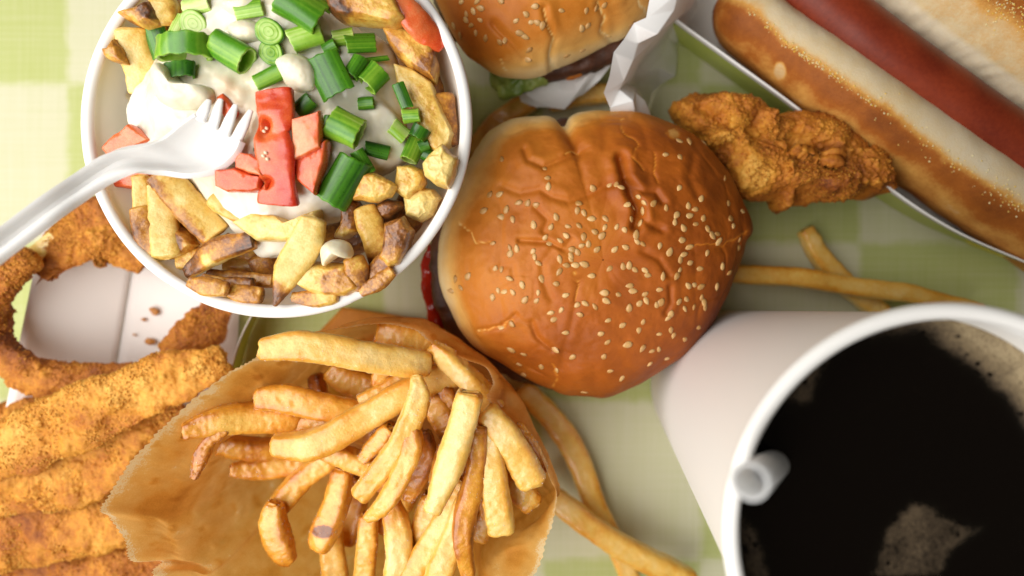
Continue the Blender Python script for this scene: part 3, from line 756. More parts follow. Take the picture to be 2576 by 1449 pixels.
def onion(x, y, ang, L, w, tone, label, kind='tube', lift=.0, tiltz=0.0, squash=.7, seed=0, wall=.055, z=None):
    if kind == 'end': return onion_end(x, y, w, tone + .18, label, seed, lift + .1)
    hp, n = onto(cream_bvh, x, y, 6.6)
    if z is not None: hp = W(x, y, z); n = np.array([0, 0, 1.0])
    k = (H - hp[2]) / F
    r = w / 2 * k; hl = L / 2 * k
    n = n * .55 + np.array([0, 0, .45]); n /= np.linalg.norm(n)
    ca, sa = math.cos(math.radians(ang)), math.sin(math.radians(ang))
    ax = np.array([ca, sa, tiltz]); ax = ax - n * (ax @ n) * (0 if kind == 'end' else 1)
    if kind == 'end':
        ax = np.array([ca * .35, sa * .35, 1.0]); n = np.array([-ca, -sa, .35]); n = n - ax * (n @ ax) / (ax @ ax); n /= np.linalg.norm(n)
    ax /= np.linalg.norm(ax)
    sd = np.cross(ax, n); sd /= np.linalg.norm(sd)
    nu, nv = 26, 44
    arc = {'tube': 2 * np.pi, 'end': 2 * np.pi, 'leaf': 2.5, 'open': 4.6}[kind]
    closed = kind in ('tube', 'end')
    th = np.linspace(0, 2 * np.pi, nv, endpoint=False) if closed else np.linspace(np.pi / 2 - arc / 2, np.pi / 2 + arc / 2, nv)
    u = np.linspace(-1, 1, nu)
    cen = hp + n * (r * squash * .45 + lift)
    rs = np.random.default_rng(seed + 900)
    b0, b1 = rs.uniform(-.25, .25, 2)
    def surf(rad, off):
        out = []
        for uu in u:
            ph = th
            wob = 1 + .05 * np.sin(3 * ph + seed) + .04 * np.sin(2 * ph + uu * 2 + seed)
            le = uu * hl + (b0 if uu < 0 else b1) * hl * .35 * np.cos(ph) * abs(uu) ** 4 + .03 * r * np.sin(9 * ph + seed) * abs(uu) ** 8
            px_ = (rad * wob * np.cos(ph))[:, None] * sd + (rad * wob * squash * np.sin(ph))[:, None] * n
            if kind == 'leaf':
                px_ = ((rad * 1.05) * np.cos(ph) / math.sin(arc / 2))[:, None] * sd + (rad * squash * .75 * (np.sin(ph) - .35))[:, None] * n
            out.append(cen + px_ + le[:, None] * ax)
        return np.array(out)
    wl = max(wall, r * .16)
    if kind == 'end': wl = r * .55
    Ao = surf(r, 0); Ai = surf(r - wl, 0)
    V = np.concatenate([Ao.reshape(-1, 3), Ai.reshape(-1, 3)])
    o2 = nu * nv
    Q = [grid_faces(nu, nv, closed), grid_faces(nu, nv, closed)[:, ::-1] + o2]
    kk = np.arange(nv if closed else nv - 1); k2 = (kk + 1) % nv
    Q.append(np.stack([kk, kk + o2, k2 + o2, k2], 1))
    e = (nu - 1) * nv
    Q.append(np.stack([e + kk, e + k2, e + k2 + o2, e + kk + o2], 1))
    if not closed:
        iu = np.arange(nu - 1)
        Q.append(np.stack([iu * nv, (iu + 1) * nv, (iu + 1) * nv + o2, iu * nv + o2], 1))
        Q.append(np.stack([iu * nv + nv - 1, iu * nv + nv - 1 + o2, (iu + 1) * nv + nv - 1 + o2, (iu + 1) * nv + nv - 1], 1))
    T = None
    if kind == 'end':   # solid pale core with its own little ring
        c0 = len(V); V = np.vstack([V, Ai[-1].mean(0) - ax * .03]); kk = np.arange(nv)
        T = np.stack([np.full(nv, c0), o2 + e + kk, o2 + e + (kk + 1) % nv], 1)
    g = Geo(V, np.concatenate(Q), T)
    N = g.normals()
    if ((Ao.reshape(-1, 3) - cen) * N[:o2]).sum() < 0: g.Q = g.Q[:, ::-1]; g.T = g.T[:, ::-1]
    thv = np.tile(th, nu)
    stripe = .06 * np.sin(thv * 17 + seed) + .05 * np.sin(thv * 29 + 2 * seed) + .10 * np.sin(thv * 3 + seed)
    cutpale = np.repeat(np.abs(u) ** 14, nv) * .15
    t = np.concatenate([tone + stripe - cutpale, tone - .25 + stripe * .5 - cutpale])
    if kind == 'end': t = np.concatenate([t[:o2] , np.full(o2, tone - .22), [tone - .1]])
    g.attr['t'] = np.clip(t + .08 * fbm(g.V, 1.2, seed + 3, 2), 0, 1)
    return obj('green_onion_slice', g, M['onion'], label=label, cat='green onion', group=ONI)

onion(504, 18, 5, 72, 46, .10, 'pale green onion slice at the top edge, left of the cream', seed=1)
onion(447, 64, 72, 58, 28, .15, 'narrow pale onion slat beside the round end-on slice', 'leaf', seed=2)
onion(491, 62, 60, 40, 66, .12, 'round pale green onion slice lying flat, cut face up', 'end', seed=3)
onion(478, 128, 92, 54, 136, .55, 'wide flattened onion ring with its hollow end towards the fork', squash=.52, seed=4, lift=.12)
onion(402, 105, 108, 80, 52, .88, 'dark green onion leaf between yellow wedge and wide ring', 'leaf', seed=5, z=6.8)
onion(458, 186, 100, 44, 78, .90, 'dark onion ring half sunk in cream below the wide ring', seed=6, squash=.5)
onion(598, 136, -30, 104, 72, .50, 'long smooth onion tube right of the wide ring', seed=7, lift=.12)
onion(633, 30, 11, 68, 46, .35, 'light green onion piece on the curd near the top edge', 'leaf', seed=8, lift=.12)
onion(683, 84, 60, 40, 66, .34, 'upper round of the double end-on onion slice', 'end', seed=9, lift=.1)
onion(685, 134, 60, 44, 60, .40, 'lower round of the double end-on onion slice', 'end', seed=10)
onion(762, 30, -28, 108, 92, .62, 'largest curled onion piece at the top edge beside the charred potato', 'open', seed=11, squash=.8, lift=.12)
onion(776, 101, 22, 80, 62, .35, 'light green onion tube with open right end below the largest piece', seed=12, lift=.1)
onion(864, 100, 20, 52, 46, .22, 'yellow green onion slice under the forked leaf on the right', seed=13)
onion(905, 120, 14, 74, 52, .62, 'ragged streaky onion leaf pointing at the right wall', 'leaf', seed=14, lift=.15)
onion(836, 128, 30, 34, 38, .72, 'small dark onion bit above the big dark leaf right of centre', seed=15, lift=.1)
onion(842, 196, -65, 104, 84, .82, 'big dark onion leaf split lengthwise right of centre', 'leaf', seed=16, lift=.22)
onion(896, 176, 62, 56, 42, .76, 'dark onion tube leaning between two others on the right', seed=17, lift=.1)
onion(936, 201, 48, 56, 60, .58, 'green onion tube with open lower end, right of the dark leaf', seed=18, lift=.12)
onion(946, 153, 15, 62, 14, .62, 'thin onion sliver on the cream below the ragged leaf', 'leaf', seed=19, lift=.08)
onion(682, 200, 28, 70, 42, .55, 'green onion tube just above the tall tomato strip', seed=20, lift=.1)
onion(923, 262, 5, 38, 32, .60, 'tiny hooked onion bit alone on the cream, right of centre', seed=21, lift=.06)
onion(1016, 245, -68, 66, 30, .85, 'narrow dark onion strip at the cream\'s right edge', 'leaf', seed=22, lift=.14, z=7.0)
onion(1036, 294, 4, 42, 36, .42, 'short light green onion tube touching the pale slab', seed=23, lift=.05, z=6.9)
onion(1001, 333, -36, 46, 42, .32, 'short yellow green onion tube left of the small dark ring', seed=24, lift=.08)
onion(1029, 381, 56, 58, 50, .45, 'bright green onion tube pointing down above the pale cubes', seed=25, lift=.1)
onion(1057, 336, 60, 30, 46, .88, 'small dark curled onion ring filled with cream', 'open', seed=26, z=6.8, squash=1.0)
onion(1068, 366, 20, 26, 32, .90, 'dark onion bit just below the small dark ring', seed=27, z=6.7)
onion(1078, 392, -30, 26, 32, .92, 'darkest onion bit touching the cube on the right rim', seed=28, z=6.6)
onion(875, 328, -25, 78, 80, .48, 'large striped onion tube right of the tomato slices', seed=29, lift=.2)
onion(864, 449, 60, 128, 80, .84, 'largest dark striped onion leaf above the brown potatoes', 'leaf', seed=30, lift=.25, squash=.9)
onion(914, 405, -62, 64, 34, .70, 'narrow onion strip between striped tube and skin topped potato', 'leaf', seed=31, lift=.15)
onion(948, 378, -14, 60, 36, .88, 'dark onion tube half buried in cream on the right', seed=32, lift=-.05)
onion(768, 266, 40, 48, 42, .85, 'dark onion ring right of the tall strip, above the pale tomato slice', seed=33, lift=.02)
onion(824, 322, 80, 60, 30, .60, 'olive onion bit showing behind the pale tomato slice', seed=34, lift=-.02)
onion(643, 384, 70, 20, 18, .86, 'tiny dark onion bit at the tall strip\'s left edge', seed=35, lift=.1, z=7.6)

# ------------------------------------------------------------------ plastic fork
fork = thing('plastic_fork', W(300, 420, 7.6), label='white plastic fork resting on the bowl rim with tines in the cream', cat='fork')
up_e = [(-60, 605, 10.2), (0, 570, 9.9), (110, 490, 9.4), (200, 430, 8.9), (280, 382, 8.55), (368, 364, 8.3), (411, 347, 8.15), (455, 312, 8.12), (490, 288, 8.1)]
lo_e = [(-60, 712, 10.2), (0, 665, 9.9), (130, 566, 9.4), (215, 505, 8.9), (280, 461, 8.65), (345, 436, 8.5), (411, 436, 8.3), (477, 443, 8.2), (545, 430, 8.1)]
lo_e2 = [(592, 394, 8.1), (612, 358, 8.1)]
def edge_mix(t, dip):
    r = []
    for a, b in zip(up_e, lo_e):
        r.append((a[0] + (b[0] - a[0]) * t, a[1] + (b[1] - a[1]) * t, a[2] + (b[2] - a[2]) * t))
    return r
n_l, n_v = 90, 26
Ue = catmull(Wa(up_e), n_l); Le = catmull(Wa(lo_e + lo_e2), n_l)
tt = np.linspace(0, 1, n_v)
S = Ue[:, None] * (1 - tt)[None, :, None] + Le[:, None] * tt[None, :, None]
uu = np.linspace(0, 1, n_l)
head = smooth(uu, .50, .72)
wloc = np.linalg.norm(Ue - Le, axis=1)
dish = -(np.sin(np.pi * tt) ** .8)[None] * (head * .30 * wloc / wloc.max() * 1.6)[:, None]
chan = -(smooth(tt, .12, .30) * (1 - smooth(tt, .55, .72)))[None] * (1 - head)[:, None] * .16
lip = (np.exp(-((tt - .86) / .12) ** 2))[None] * .10
S[..., 2] += dish + chan + lip
g = Geo(S.reshape(-1, 3), grid_faces(n_l, n_v, False))
if g.normals()[:, 2].mean() < 0: g.Q = g.Q[:, ::-1]
g.attr['t'] = np.zeros(len(g.V))
def bevelled(o, w=.05):
    m = o.modifiers.new('round', 'BEVEL'); m.width = w * CM; m.segments = 3; m.limit_method = 'ANGLE'; m.angle_limit = math.radians(50)
    return o
bevelled(obj('handle_and_head', g, M['plastic'], fork, solid=.16), .05)
A_, B_ = W(*up_e[-1]), W(*lo_e2[-1])
ends = [(527, 250, 8.0), (556, 248, 7.95), (594, 262, 7.95), (632, 276, 8.0)]
for k in range(4):
    c = k / 4 + .125
    root = np.array(up_e[-1]) * (1 - c) + np.array(lo_e2[-1]) * c
    root2 = root + (root - np.array(ends[k])) * .18
    root[2] = root2[2] = 8.12 - .22 * math.sin(math.pi * c)
    gt = sweep([tuple(root2), tuple(root), tuple((root + np.array(ends[k])) / 2 + np.array([0, 0, .03])), ends[k]], [32, 30, 26, 12], .45, 3, 40, 20, 0, .8)
    gt.attr['t'] = np.zeros(len(gt.V))
    obj('tine', gt, M['plastic'], fork)

# ------------------------------------------------------------------ main burger
def zz2(pts): return [(1069 + x * .4991, 283 + y * .4991) for x, y in pts]

def make_seed_mesh(name, seed):
    r = np.random.default_rng(seed)
    nu, nv = 5, 8
    r0 = r.uniform(.85, 1.15)
    V = [(0, -.125, .0)]
    for i in range(1, nu):
        s = i / nu; y = -.125 + .25 * s
        w = .078 * math.sin(math.pi * s ** .8) ** .75
        for k in range(nv):
            a = 2 * math.pi * k / nv
            V.append((w * r0 * math.cos(a), y, .027 * math.sin(a) * math.sin(math.pi * s) ** .6))
    V.append((0, .125, 0))
    T, Q = [], []
    for k in range(nv):
        T.append((0, 1 + (k + 1) % nv, 1 + k)); T.append((len(V) - 1, 1 + (nu - 2) * nv + k, 1 + (nu - 2) * nv + (k + 1) % nv))
    for i in range(nu - 2):
        for k in range(nv):
            a = 1 + i * nv + k; b = 1 + i * nv + (k + 1) % nv
            Q.append((a, b, b + nv, a + nv))
    g = Geo(np.array(V), Q, T)
    g.attr['t'] = np.full(len(V), (seed + .5) / 12)
    return make_mesh(name, g, np.zeros(3), M['seed'])
SEEDS = [make_seed_mesh('sesame_seed', k) for k in range(12)]

def place_seeds(bun, bvh, pts):
    for k, (x, y) in enumerate(pts):
        hp, n = onto(bvh, x, y, -1)
        if hp[2] < 0: continue
        a = random.uniform(0, 2 * math.pi)
        tvec = np.array([math.cos(a), math.sin(a), 0]); tvec -= n * (tvec @ n); tvec /= np.linalg.norm(tvec)
        s = np.cross(tvec, n)
        sc = random.uniform(.95, 1.35)
        o = bpy.data.objects.new('sesame_seed', SEEDS[random.randrange(12)])
        scene.collection.objects.link(o); o.parent = bun
        loc = (hp + n * .004 - np.array(bun['_w'])) * CM
        m = Matrix(((s[0], tvec[0], n[0], 0), (s[1], tvec[1], n[1], 0), (s[2], tvec[2], n[2], 0), (0, 0, 0, 1)))
        o.matrix_basis = Matrix.Translation(Vector(loc)) @ m @ Matrix.Diagonal((sc, sc * random.uniform(.92, 1.1), sc, 1))

def bun_geo(outl, ze, ht, center, creases, cracks, seed, nb=420, nr=150, wr=1.0, pw=2.5, q=.55):
    O = np.array([W(x, y, ze) for x, y in outl])
    B = catmull(O, nb, True)[:nb]
    c = W(center[0], center[1], ze)
    s_top = np.sqrt(np.linspace(0.00002, 1, nr))[::-1]
    s_top[0] = 1
    extra = 1 - np.linspace(0, 1, 14)[1:-1] ** 2 * .012
    s_top = np.unique(np.concatenate([s_top, extra]))[::-1]
    rings = []
    for s, dz in ((.02, -.62), (.5, -.62), (.86, -.60), (.93, -.5), (.975, -.3), (.995, -.12)):
        p = c + (B - c) * s; p[:, 2] = ze + dz; rings.append(p)
    for s in s_top:
        p = c + (B - c) * s; p[:, 2] = ze + ht * max(0, (1 - s ** pw)) ** q; rings.append(p)
    V = np.concatenate(rings); nu = len(rings)
    S = np.concatenate([np.full(nb, 1.2)] * 6 + [np.full(nb, s) for s in s_top])
    Q = grid_faces(nu, nb)
    g = Geo(V, Q)
    if g.normals()[-nb * 5][2] < 0: g.Q = g.Q[:, ::-1]
    top = S <= 1.0
    p = to_px(g.V)
    dsp = np.zeros(len(V))
    for poly, d, w in creases:
        w = w * .82
        dist = seg_dist(p, poly)
        dsp += -d * np.exp(-(dist / w) ** 2) + d * .45 * np.exp(-((dist - 2.2 * w) / (1.5 * w)) ** 2)
    base = g.V.copy()
    rid = 1 - np.abs(vnoise(base, .62, seed + 2)) * 2.4
    fade = 1 - smooth(S, .90, 1.0) * .6
    dsp = dsp * .58
    dsp += fade * wr * (.12 * vnoise(base, .38, seed) + .06 * vnoise(base, .9, seed + 6) - .035 * np.clip(rid, 0, 1) ** 2 + .03 * fbm(base, 1.8, seed + 4, 4) - .03 * np.clip(1 - np.abs(vnoise(base, 1.25, seed + 8)) * 5, 0, 1) * smooth(vnoise(base, .5, seed + 9), -.1, .4))
    ck = np.zeros(len(V)); step = np.zeros(len(V))
    for poly in cracks:
        jit = 3.0 * np.stack([vnoise(base, 4, seed + 31), vnoise(base, 4, seed + 32)], -1)
        dist = seg_dist(p + jit * 1.6, poly)
        ck = np.maximum(ck, np.exp(-(dist / 2.8) ** 2)); 
    dsp += -.035 * ck
    dsp = np.where(top, dsp, 0)
    side_w = smooth(S, .86, .97)
    N = g.normals()
    g.V = g.V + N * (dsp * side_w)[:, None]
    g.V[:, 2] += dsp * (1 - side_w)
    g.S = S; g.px = to_px(g.V); g.ck = ck
    return g

bun_out = [(1102, 690), (1103, 640), (1115, 570), (1140, 500), (1170, 430), (1200, 375), (1235, 330), (1290, 303), (1350, 297), (1390, 303), (1414, 318), (1436, 299), (1470, 285),
           (1530, 280), (1590, 283), (1650, 300), (1700, 320), (1745, 345), (1790, 390), (1830, 440), (1860, 500), (1880, 545), (1886, 580), (1869, 610), (1866, 640), (1850, 690),
           (1825, 750), (1790, 815), (1750, 860), (1690, 905), (1620, 955), (1560, 985), (1510, 1000), (1470, 997), (1420, 992), (1380, 975), (1320, 950), (1260, 915), (1200, 880),
           (1160, 835), (1130, 775), (1110, 730)]
cre = [(zz2([(690, 40), (705, 90), (735, 140), (790, 190)]), .16, 18), (zz2([(500, 190), (520, 240), (600, 275), (700, 235), (770, 208)]), .14, 9),
       (zz2([(390, 370), (480, 405), (580, 385), (640, 425), (720, 445), (830, 412), (900, 372), (985, 350)]), .13, 11),
       (zz2([(985, 230), (1010, 330), (1050, 430), (1080, 480), (1062, 570)]), .40, 14),
       (zz2([(1060, 470), (1120, 560), (1190, 590)]), .14, 10), (zz2([(480, 645), (620, 652), (700, 690), (740, 640)]), .13, 8),
       (zz2([(340, 790), (440, 765), (452, 860), (400, 890)]), .07, 10), (zz2([(640, 700), (592, 760), (600, 860), (640, 945)]), .09, 11),
       (zz2([(770, 860), (762, 960), (740, 1060), (702, 1180), (692, 1290)]), .05, 10), (zz2([(540, 1060), (562, 1130), (640, 1195)]), .10, 8),
       (zz2([(1020, 345), (1100, 402), (1160, 400), (1195, 450)]), .15, 9), (zz2([(1100, 700), (1180, 740), (1230, 820)]), .10, 10),
       (zz2([(270, 1100), (380, 1080), (460, 1020)]), .10, 7), (zz2([(1240, 880), (1245, 960), (1215, 1010)]), .10, 8),
       (zz2([(1350, 240), (1330, 330), (1370, 420)]), .09, 12), (zz2([(560, 480), (620, 540), (600, 600)]), .09, 9)]
crk = [zz2([(990, 40), (998, 110), (1050, 130), (1075, 170), (1040, 220), (1100, 290)]), zz2([(1330, 690), (1400, 660), (1500, 668), (1560, 640), (1625, 590)]),
       zz2([(270, 1105), (330, 1092), (392, 1078), (440, 1050)]), zz2([(170, 560), (240, 610), (262, 655), (335, 662)]), zz2([(640, 1270), (668, 1330), (625, 1425)]),
       zz2([(700, 215), (740, 195), (775, 208)]), zz2([(1170, 360), (1150, 310), (1160, 210)]),
       zz2([(760, 800), (770, 880), (765, 960)]), zz2([(1205, 110), (1240, 95), (1262, 85)])]
burger = thing('burger', W(1470, 645, 0), label='whole burger with a wrinkled sesame bun in the middle of the table', cat='burger')
g = bun_geo(bun_out, 3.5, 2.35, (1490, 650), cre, crk, 11)
p = g.px
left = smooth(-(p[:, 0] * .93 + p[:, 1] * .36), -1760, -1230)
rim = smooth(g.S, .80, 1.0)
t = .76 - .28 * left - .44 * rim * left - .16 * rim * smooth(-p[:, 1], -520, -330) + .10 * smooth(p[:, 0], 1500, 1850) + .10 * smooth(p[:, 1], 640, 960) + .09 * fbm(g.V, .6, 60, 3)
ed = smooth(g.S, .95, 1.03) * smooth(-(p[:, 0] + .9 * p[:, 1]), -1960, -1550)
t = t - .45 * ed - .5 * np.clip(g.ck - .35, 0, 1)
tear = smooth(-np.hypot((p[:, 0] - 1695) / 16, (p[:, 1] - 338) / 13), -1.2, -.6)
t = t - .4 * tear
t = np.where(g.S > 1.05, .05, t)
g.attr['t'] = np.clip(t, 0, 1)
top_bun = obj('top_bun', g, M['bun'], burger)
seed_pts = [(387,235),(604,283),(618,330),(622,373),(327,413),(376,412),(297,494),(472,455),(518,456),(560,467),(410,489),(387,526),(442,539),(661,526),(547,565),(635,577),(720,574),(777,571),(838,535),(776,458),(768,495),(802,507),(847,383),(930,366),(965,362),(987,376),(910,535),(906,580),(967,576),(1006,592),(856,601),(892,621),(800,627),(711,620),(681,645),(629,660),(606,630),(790,671),(824,662),(868,690),(427,681),(462,687),(430,710),(342,659),(544,700),(573,760),(552,728),(679,741),(737,722),(757,769),(713,770),(803,765),(735,739),(768,703),(741,690),(677,803),(661,863),(588,838),(570,908),(562,949),(504,944),(442,906),(490,870),(427,838),(355,787),(385,790),(217,825),(152,840),(180,884),(132,899),(369,898),(341,932),(399,903),(710,921),(840,823),(931,787),(999,776),(1030,770),(1059,793),(957,690),(1011,679),(1098,663),(1069,650),(1065,615),(1085,557),(1041,537),(1050,480),(1020,465),(1075,425),(1104,455),(1097,495),(1153,458),(1216,480),(1184,672),(1234,702),(1269,517),(1260,552),(1304,582),(1335,520),(1328,470),(1362,488),(1393,433),(1366,562),(1404,532),(1426,587),(1450,620),(1475,612),(1482,650),(1298,643),(1334,678),(1423,708),(1338,757),(1288,740),(1307,715),(1387,787),(1282,380),(1286,224),(1214,212),(1281,143),(1333,146),(1408,155),(1512,332),(1530,458),(1600,498),(1541,535),(1555,572),(1586,642),(1580,682),(1500,775),(1535,808),(1472,878),(1200,825),(1124,820),(1110,796),(1285,795),(1270,825),(1183,893),(1110,915),(1032,873),(1049,899),(976,918),(904,909),(915,950),(1082,962),(1116,949),(1030,985),(1190,956),(1168,970),(1282,953),(1310,990),(1319,941),(1328,873),(1358,868),(1393,878),(1395,932),(1408,960),(1412,983),(1356,981),(767,970),(808,963),(856,978),(686,996),(633,1010),(651,1042),(780,1018),(923,1048),(997,1072),(1100,1055),(1078,1097),(887,1115),(709,1110),(437,1067),(385,1082),(434,1197),(497,1219),(474,1270),(498,1322),(586,1283),(664,1298),(658,1196),(743,1233),(921,1157),(902,1230),(1022,1170),(1097,1189),(1143,1203),(1179,1193),(1133,1268),(1220,1240),(1253,1124),(1240,1097),(1179,1117),(1240,1015),(1226,1036),(1380,1084),(1310,1143),(934,1303),(992,1340),(803,1410)]
place_seeds(top_bun, g.bvh(), zz2(seed_pts))
def ell(cx, cy, rx, ry, n=28, wob=.02, seed=0):
    r = np.random.default_rng(seed); ph = r.uniform(0, 6.28, 4)
    o = []
    for k in range(n):
        a = 2 * math.pi * k / n
        s = 1 + wob * (math.sin(3 * a + ph[0]) + .6 * math.sin(5 * a + ph[1]) + .5 * math.sin(8 * a + ph[2]))
        o.append((cx + rx * s * math.cos(a), cy + ry * s * math.sin(a)))
    return o
g = pillow(ell(1448, 640, 374, 345, 40, .012, 3), 2.45, 1.0, .45, 0, 260, 24)
rough_up(g, .12, 1.8, 71, 4); g.attr['t'] = np.clip(.4 + .4 * fbm(g.V, 1.5, 72, 3), 0, 1)
obj('patty', g, M['patty'], burger)
g = pillow(ell(1460, 645, 335, 315, 40, .01, 4), 1.1, 2.0, .8, 0, 160, 20)
rough_up(g, .05, .9, 73); g.attr['t'] = np.clip(.3 + .2 * fbm(g.V, .7, 74, 2), 0, 1)
obj('bottom_bun', g, M['bun'], burger)
g = sweep([(1087, 610, 2.5), (1078, 680, 2.3), (1086, 740, 2.1), (1102, 800, 1.9), (1128, 850, 1.8), (1165, 895, 1.8)], [22, 44, 40, 46, 60, 44], .8, 2, 80, 26, 0, .9)
rough_up(g, .10, 1.6, 75); g.attr['t'] = np.clip(.4 + .5 * fbm(g.V, .9, 76, 2), 0, 1)
obj('ketchup', g, M['ketchup'], burger)
g = pillow([(1150, 700), (1110, 740), (1120, 810), (1160, 870), (1230, 900), (1300, 850)], 1.95, .5, .3, 0, 90, 16)
rough_up(g, .1, 1.4, 77); g.attr['t'] = np.full(len(g.V), .3)
obj('ketchup', g, M['ketchup'], burger)

# ------------------------------------------------------------------ second burger at the top edge
def zz1(pts): return [(1069 + x * .3334, y * .3334) for x, y in pts]
b2 = thing('burger', W(1390, -140, 0), label='half wrapped sesame burger cut off by the top edge', cat='burger')
o2 = [(1056, -160), (1075, -60), (1105, 20), (1140, 90), (1170, 135), (1210, 165), (1250, 190), (1300, 198), (1345, 196), (1382, 182), (1400, 172), (1440, 158), (1500, 128), (1535, 108),
      (1570, 95), (1605, 65), (1640, 30), (1690, -40), (1720, -140), (1690, -280), (1600, -400), (1450, -470), (1280, -460), (1130, -360)]
g = bun_geo(o2, 3.4, 2.7, (1390, -140), [(zz1([(520, 180), (560, 230), (640, 300), (690, 350), (750, 440)]), .16, 10), (zz1([(900, 60), (920, 150), (980, 290), (950, 400), (955, 540)]), .14, 9), (zz1([(1310, 20), (1350, 120), (1340, 260), (1410, 330)]), .10, 8)],
            [zz1([(900, 60), (905, 140), (940, 210), (975, 290), (955, 360), (945, 440), (955, 545)]), zz1([(1310, 10), (1350, 110), (1335, 230), (1410, 330)]), zz1([(1620, 0), (1660, 90), (1690, 140)]), zz1([(560, 440), (600, 540)])], 21, 360, 110, .6)
p = g.px
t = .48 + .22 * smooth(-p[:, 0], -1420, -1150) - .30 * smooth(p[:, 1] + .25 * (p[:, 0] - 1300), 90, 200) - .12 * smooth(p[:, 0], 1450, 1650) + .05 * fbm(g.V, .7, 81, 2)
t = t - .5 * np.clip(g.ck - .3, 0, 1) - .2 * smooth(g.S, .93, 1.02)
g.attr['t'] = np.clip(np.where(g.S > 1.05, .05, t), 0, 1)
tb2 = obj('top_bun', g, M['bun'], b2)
s2 = [(830,48),(763,107),(688,157),(1032,80),(1218,82),(1293,62),(1355,40),(847,170),(803,168),(887,195),(1185,215),(1230,195),(1560,187),(1375,275),(717,250),(756,278),(458,288),(383,250),(564,318),(605,303),(787,377),(777,450),(1072,423),(1190,382),(267,270),(219,198),(348,192),(415,151),(310,152),(312,107),(365,86),(418,62),(275,15),(395,5),(570,0)]
place_seeds(tb2, g.bvh(), zz1(s2))
g = pillow(ell(1385, -135, 335, 330, 40, .02, 6), 2.35, .9, .4, 0, 200, 20)
rough_up(g, .12, 1.8, 83, 4); g.attr['t'] = np.clip(.4 + .4 * fbm(g.V, 1.5, 84, 3), 0, 1)
obj('patty', g, M['patty'], b2)
g = pillow(ell(1390, -140, 320, 315, 40, .01, 7), 1.1, 1.8, .7, 0, 120, 16)
rough_up(g, .05, .9, 85); g.attr['t'] = np.full(len(g.V), .3)
obj('bottom_bun', g, M['bun'], b2)
g = pillow([(1235, 170), (1240, 215), (1262, 245), (1300, 252), (1335, 238), (1380, 215), (1420, 196), (1440, 150), (1340, 120)], 2.1, .6, .3, .1, 120, 26)
rough_up(g, .16, 1.3, 86, 3); g.attr['t'] = np.clip(.5 + .5 * fbm(g.V, .9, 87, 2), 0, 1)
obj('lettuce', g, M['lettuce'], b2)
g = sweep([(1400, 185, 2.4), (1450, 175, 2.3), (1500, 150, 2.3), (1550, 115, 2.4)], [30, 40, 44, 36], .6, 2, 60, 20, 0, .8)
rough_up(g, .12, 1.6, 88, 3); g.attr['t'] = np.clip(.5 + .4 * fbm(g.V, 1.2, 89, 2), 0, 1)
obj('sauce', g, M['cheese'], b2)

wrap = thing('burger_wrapper', W(1560, 160, 0), label='crumpled white paper wrapper folded beside the burger at the top edge', cat='wrapper')
def crumple(g, amp, freq, seed):
    a = np.abs(vnoise(g.V, freq, seed)); b = np.abs(vnoise(g.V, freq * 2.1, seed + 1)); c = np.abs(vnoise(g.V, freq * 4.3, seed + 2))
    g.push(amp * (a - .3) + amp * .5 * (b - .3) + amp * .22 * (c - .3))
    g.attr['t'] = np.clip(.3 + .4 * vnoise(g.V, 1.0, seed + 4), 0, 1)
    return g
L0 = [(1662, -60, 5.6), (1648, 0, 5.5), (1645, 24, 5.4), (1627, 52, 5.3), (1596, 73, 5.2), (1564, 115, 5.1), (1540, 152, 5.0), (1528, 199, 4.8), (1528, 244, 4.4), (1540, 282, 3.9), (1560, 330, 3.2)]
Lm = [(1690, -60, 6.0), (1676, 0, 5.9), (1664, 30, 5.7), (1650, 52, 5.55), (1628, 78, 5.5), (1596, 115, 5.35), (1568, 152, 5.2), (1545, 199, 4.9), (1555, 238, 4.5), (1578, 285, 3.9), (1590, 330, 3.2)]
L1 = [(1720, -60, 5.7), (1702, 0, 5.6), (1682, 35, 5.5), (1670, 52, 5.35), (1659, 76, 5.3), (1626, 110, 5.1), (1588, 157, 4.9), (1551, 216, 4.6), (1582, 226, 4.3), (1612, 248, 3.9), (1628, 300, 3.2)]
L2 = [(1770, -60, 3.4), (1752, 0, 3.2), (1728, 30, 3.0), (1702, 55, 2.8), (1675, 82, 2.5), (1645, 130, 2.2), (1610, 180, 2.0), (1580, 225, 2.0), (1602, 240, 2.0), (1622, 262, 1.9), (1634, 310, 1.7)]
L3 = [(1770, -60, .6), (1752, 0, .5), (1740, 40, .4), (1722, 80, .3), (1700, 120, .25), (1700, 160, .2), (1690, 195, .2), (1655, 212, .2), (1640, 240, .2), (1632, 270, .2), (1640, 320, .2)]
def facets(rows, n, m, amp, seed):
    g = loft(rows, n, m); r = np.random.default_rng(seed)
    g.V = g.V + r.normal(0, 1, g.V.shape) * amp * np.array([1, 1, .8])
    q = g.Q; flip = r.random(len(q)) < .5
    g.T = np.concatenate([np.where(flip[:, None], q[:, [0, 1, 2]], q[:, [0, 1, 3]]), np.where(flip[:, None], q[:, [0, 2, 3]], q[:, [1, 2, 3]])])
    g.Q = np.zeros((0, 4), int); g.attr['t'] = r.random(len(g.V)) * .5
    return g
def fold_round(o):
    m = o.modifiers.new('soft_folds', 'BEVEL'); m.width = .04 * CM; m.segments = 2; m.limit_method = 'ANGLE'; m.angle_limit = math.radians(8)
    return o
g = facets([L0, Lm, L1, L2, L3], 7, 11, .09, 91)
fold_round(obj('side_fold', g, M['wrap_paper'], wrap))
g = facets([[(1290, 190, 2.0), (1380, 180, 2.1), (1460, 165, 2.2), (1545, 120, 2.4)], [(1300, 225, 1.7), (1390, 235, 1.9), (1460, 205, 2.0), (1538, 145, 2.2)],
                  [(1316, 250, 1.3), (1396, 277, 1.6), (1432, 258, 1.7), (1472, 230, 1.8), (1534, 166, 2.0)]], 5, 8, .07, 92)
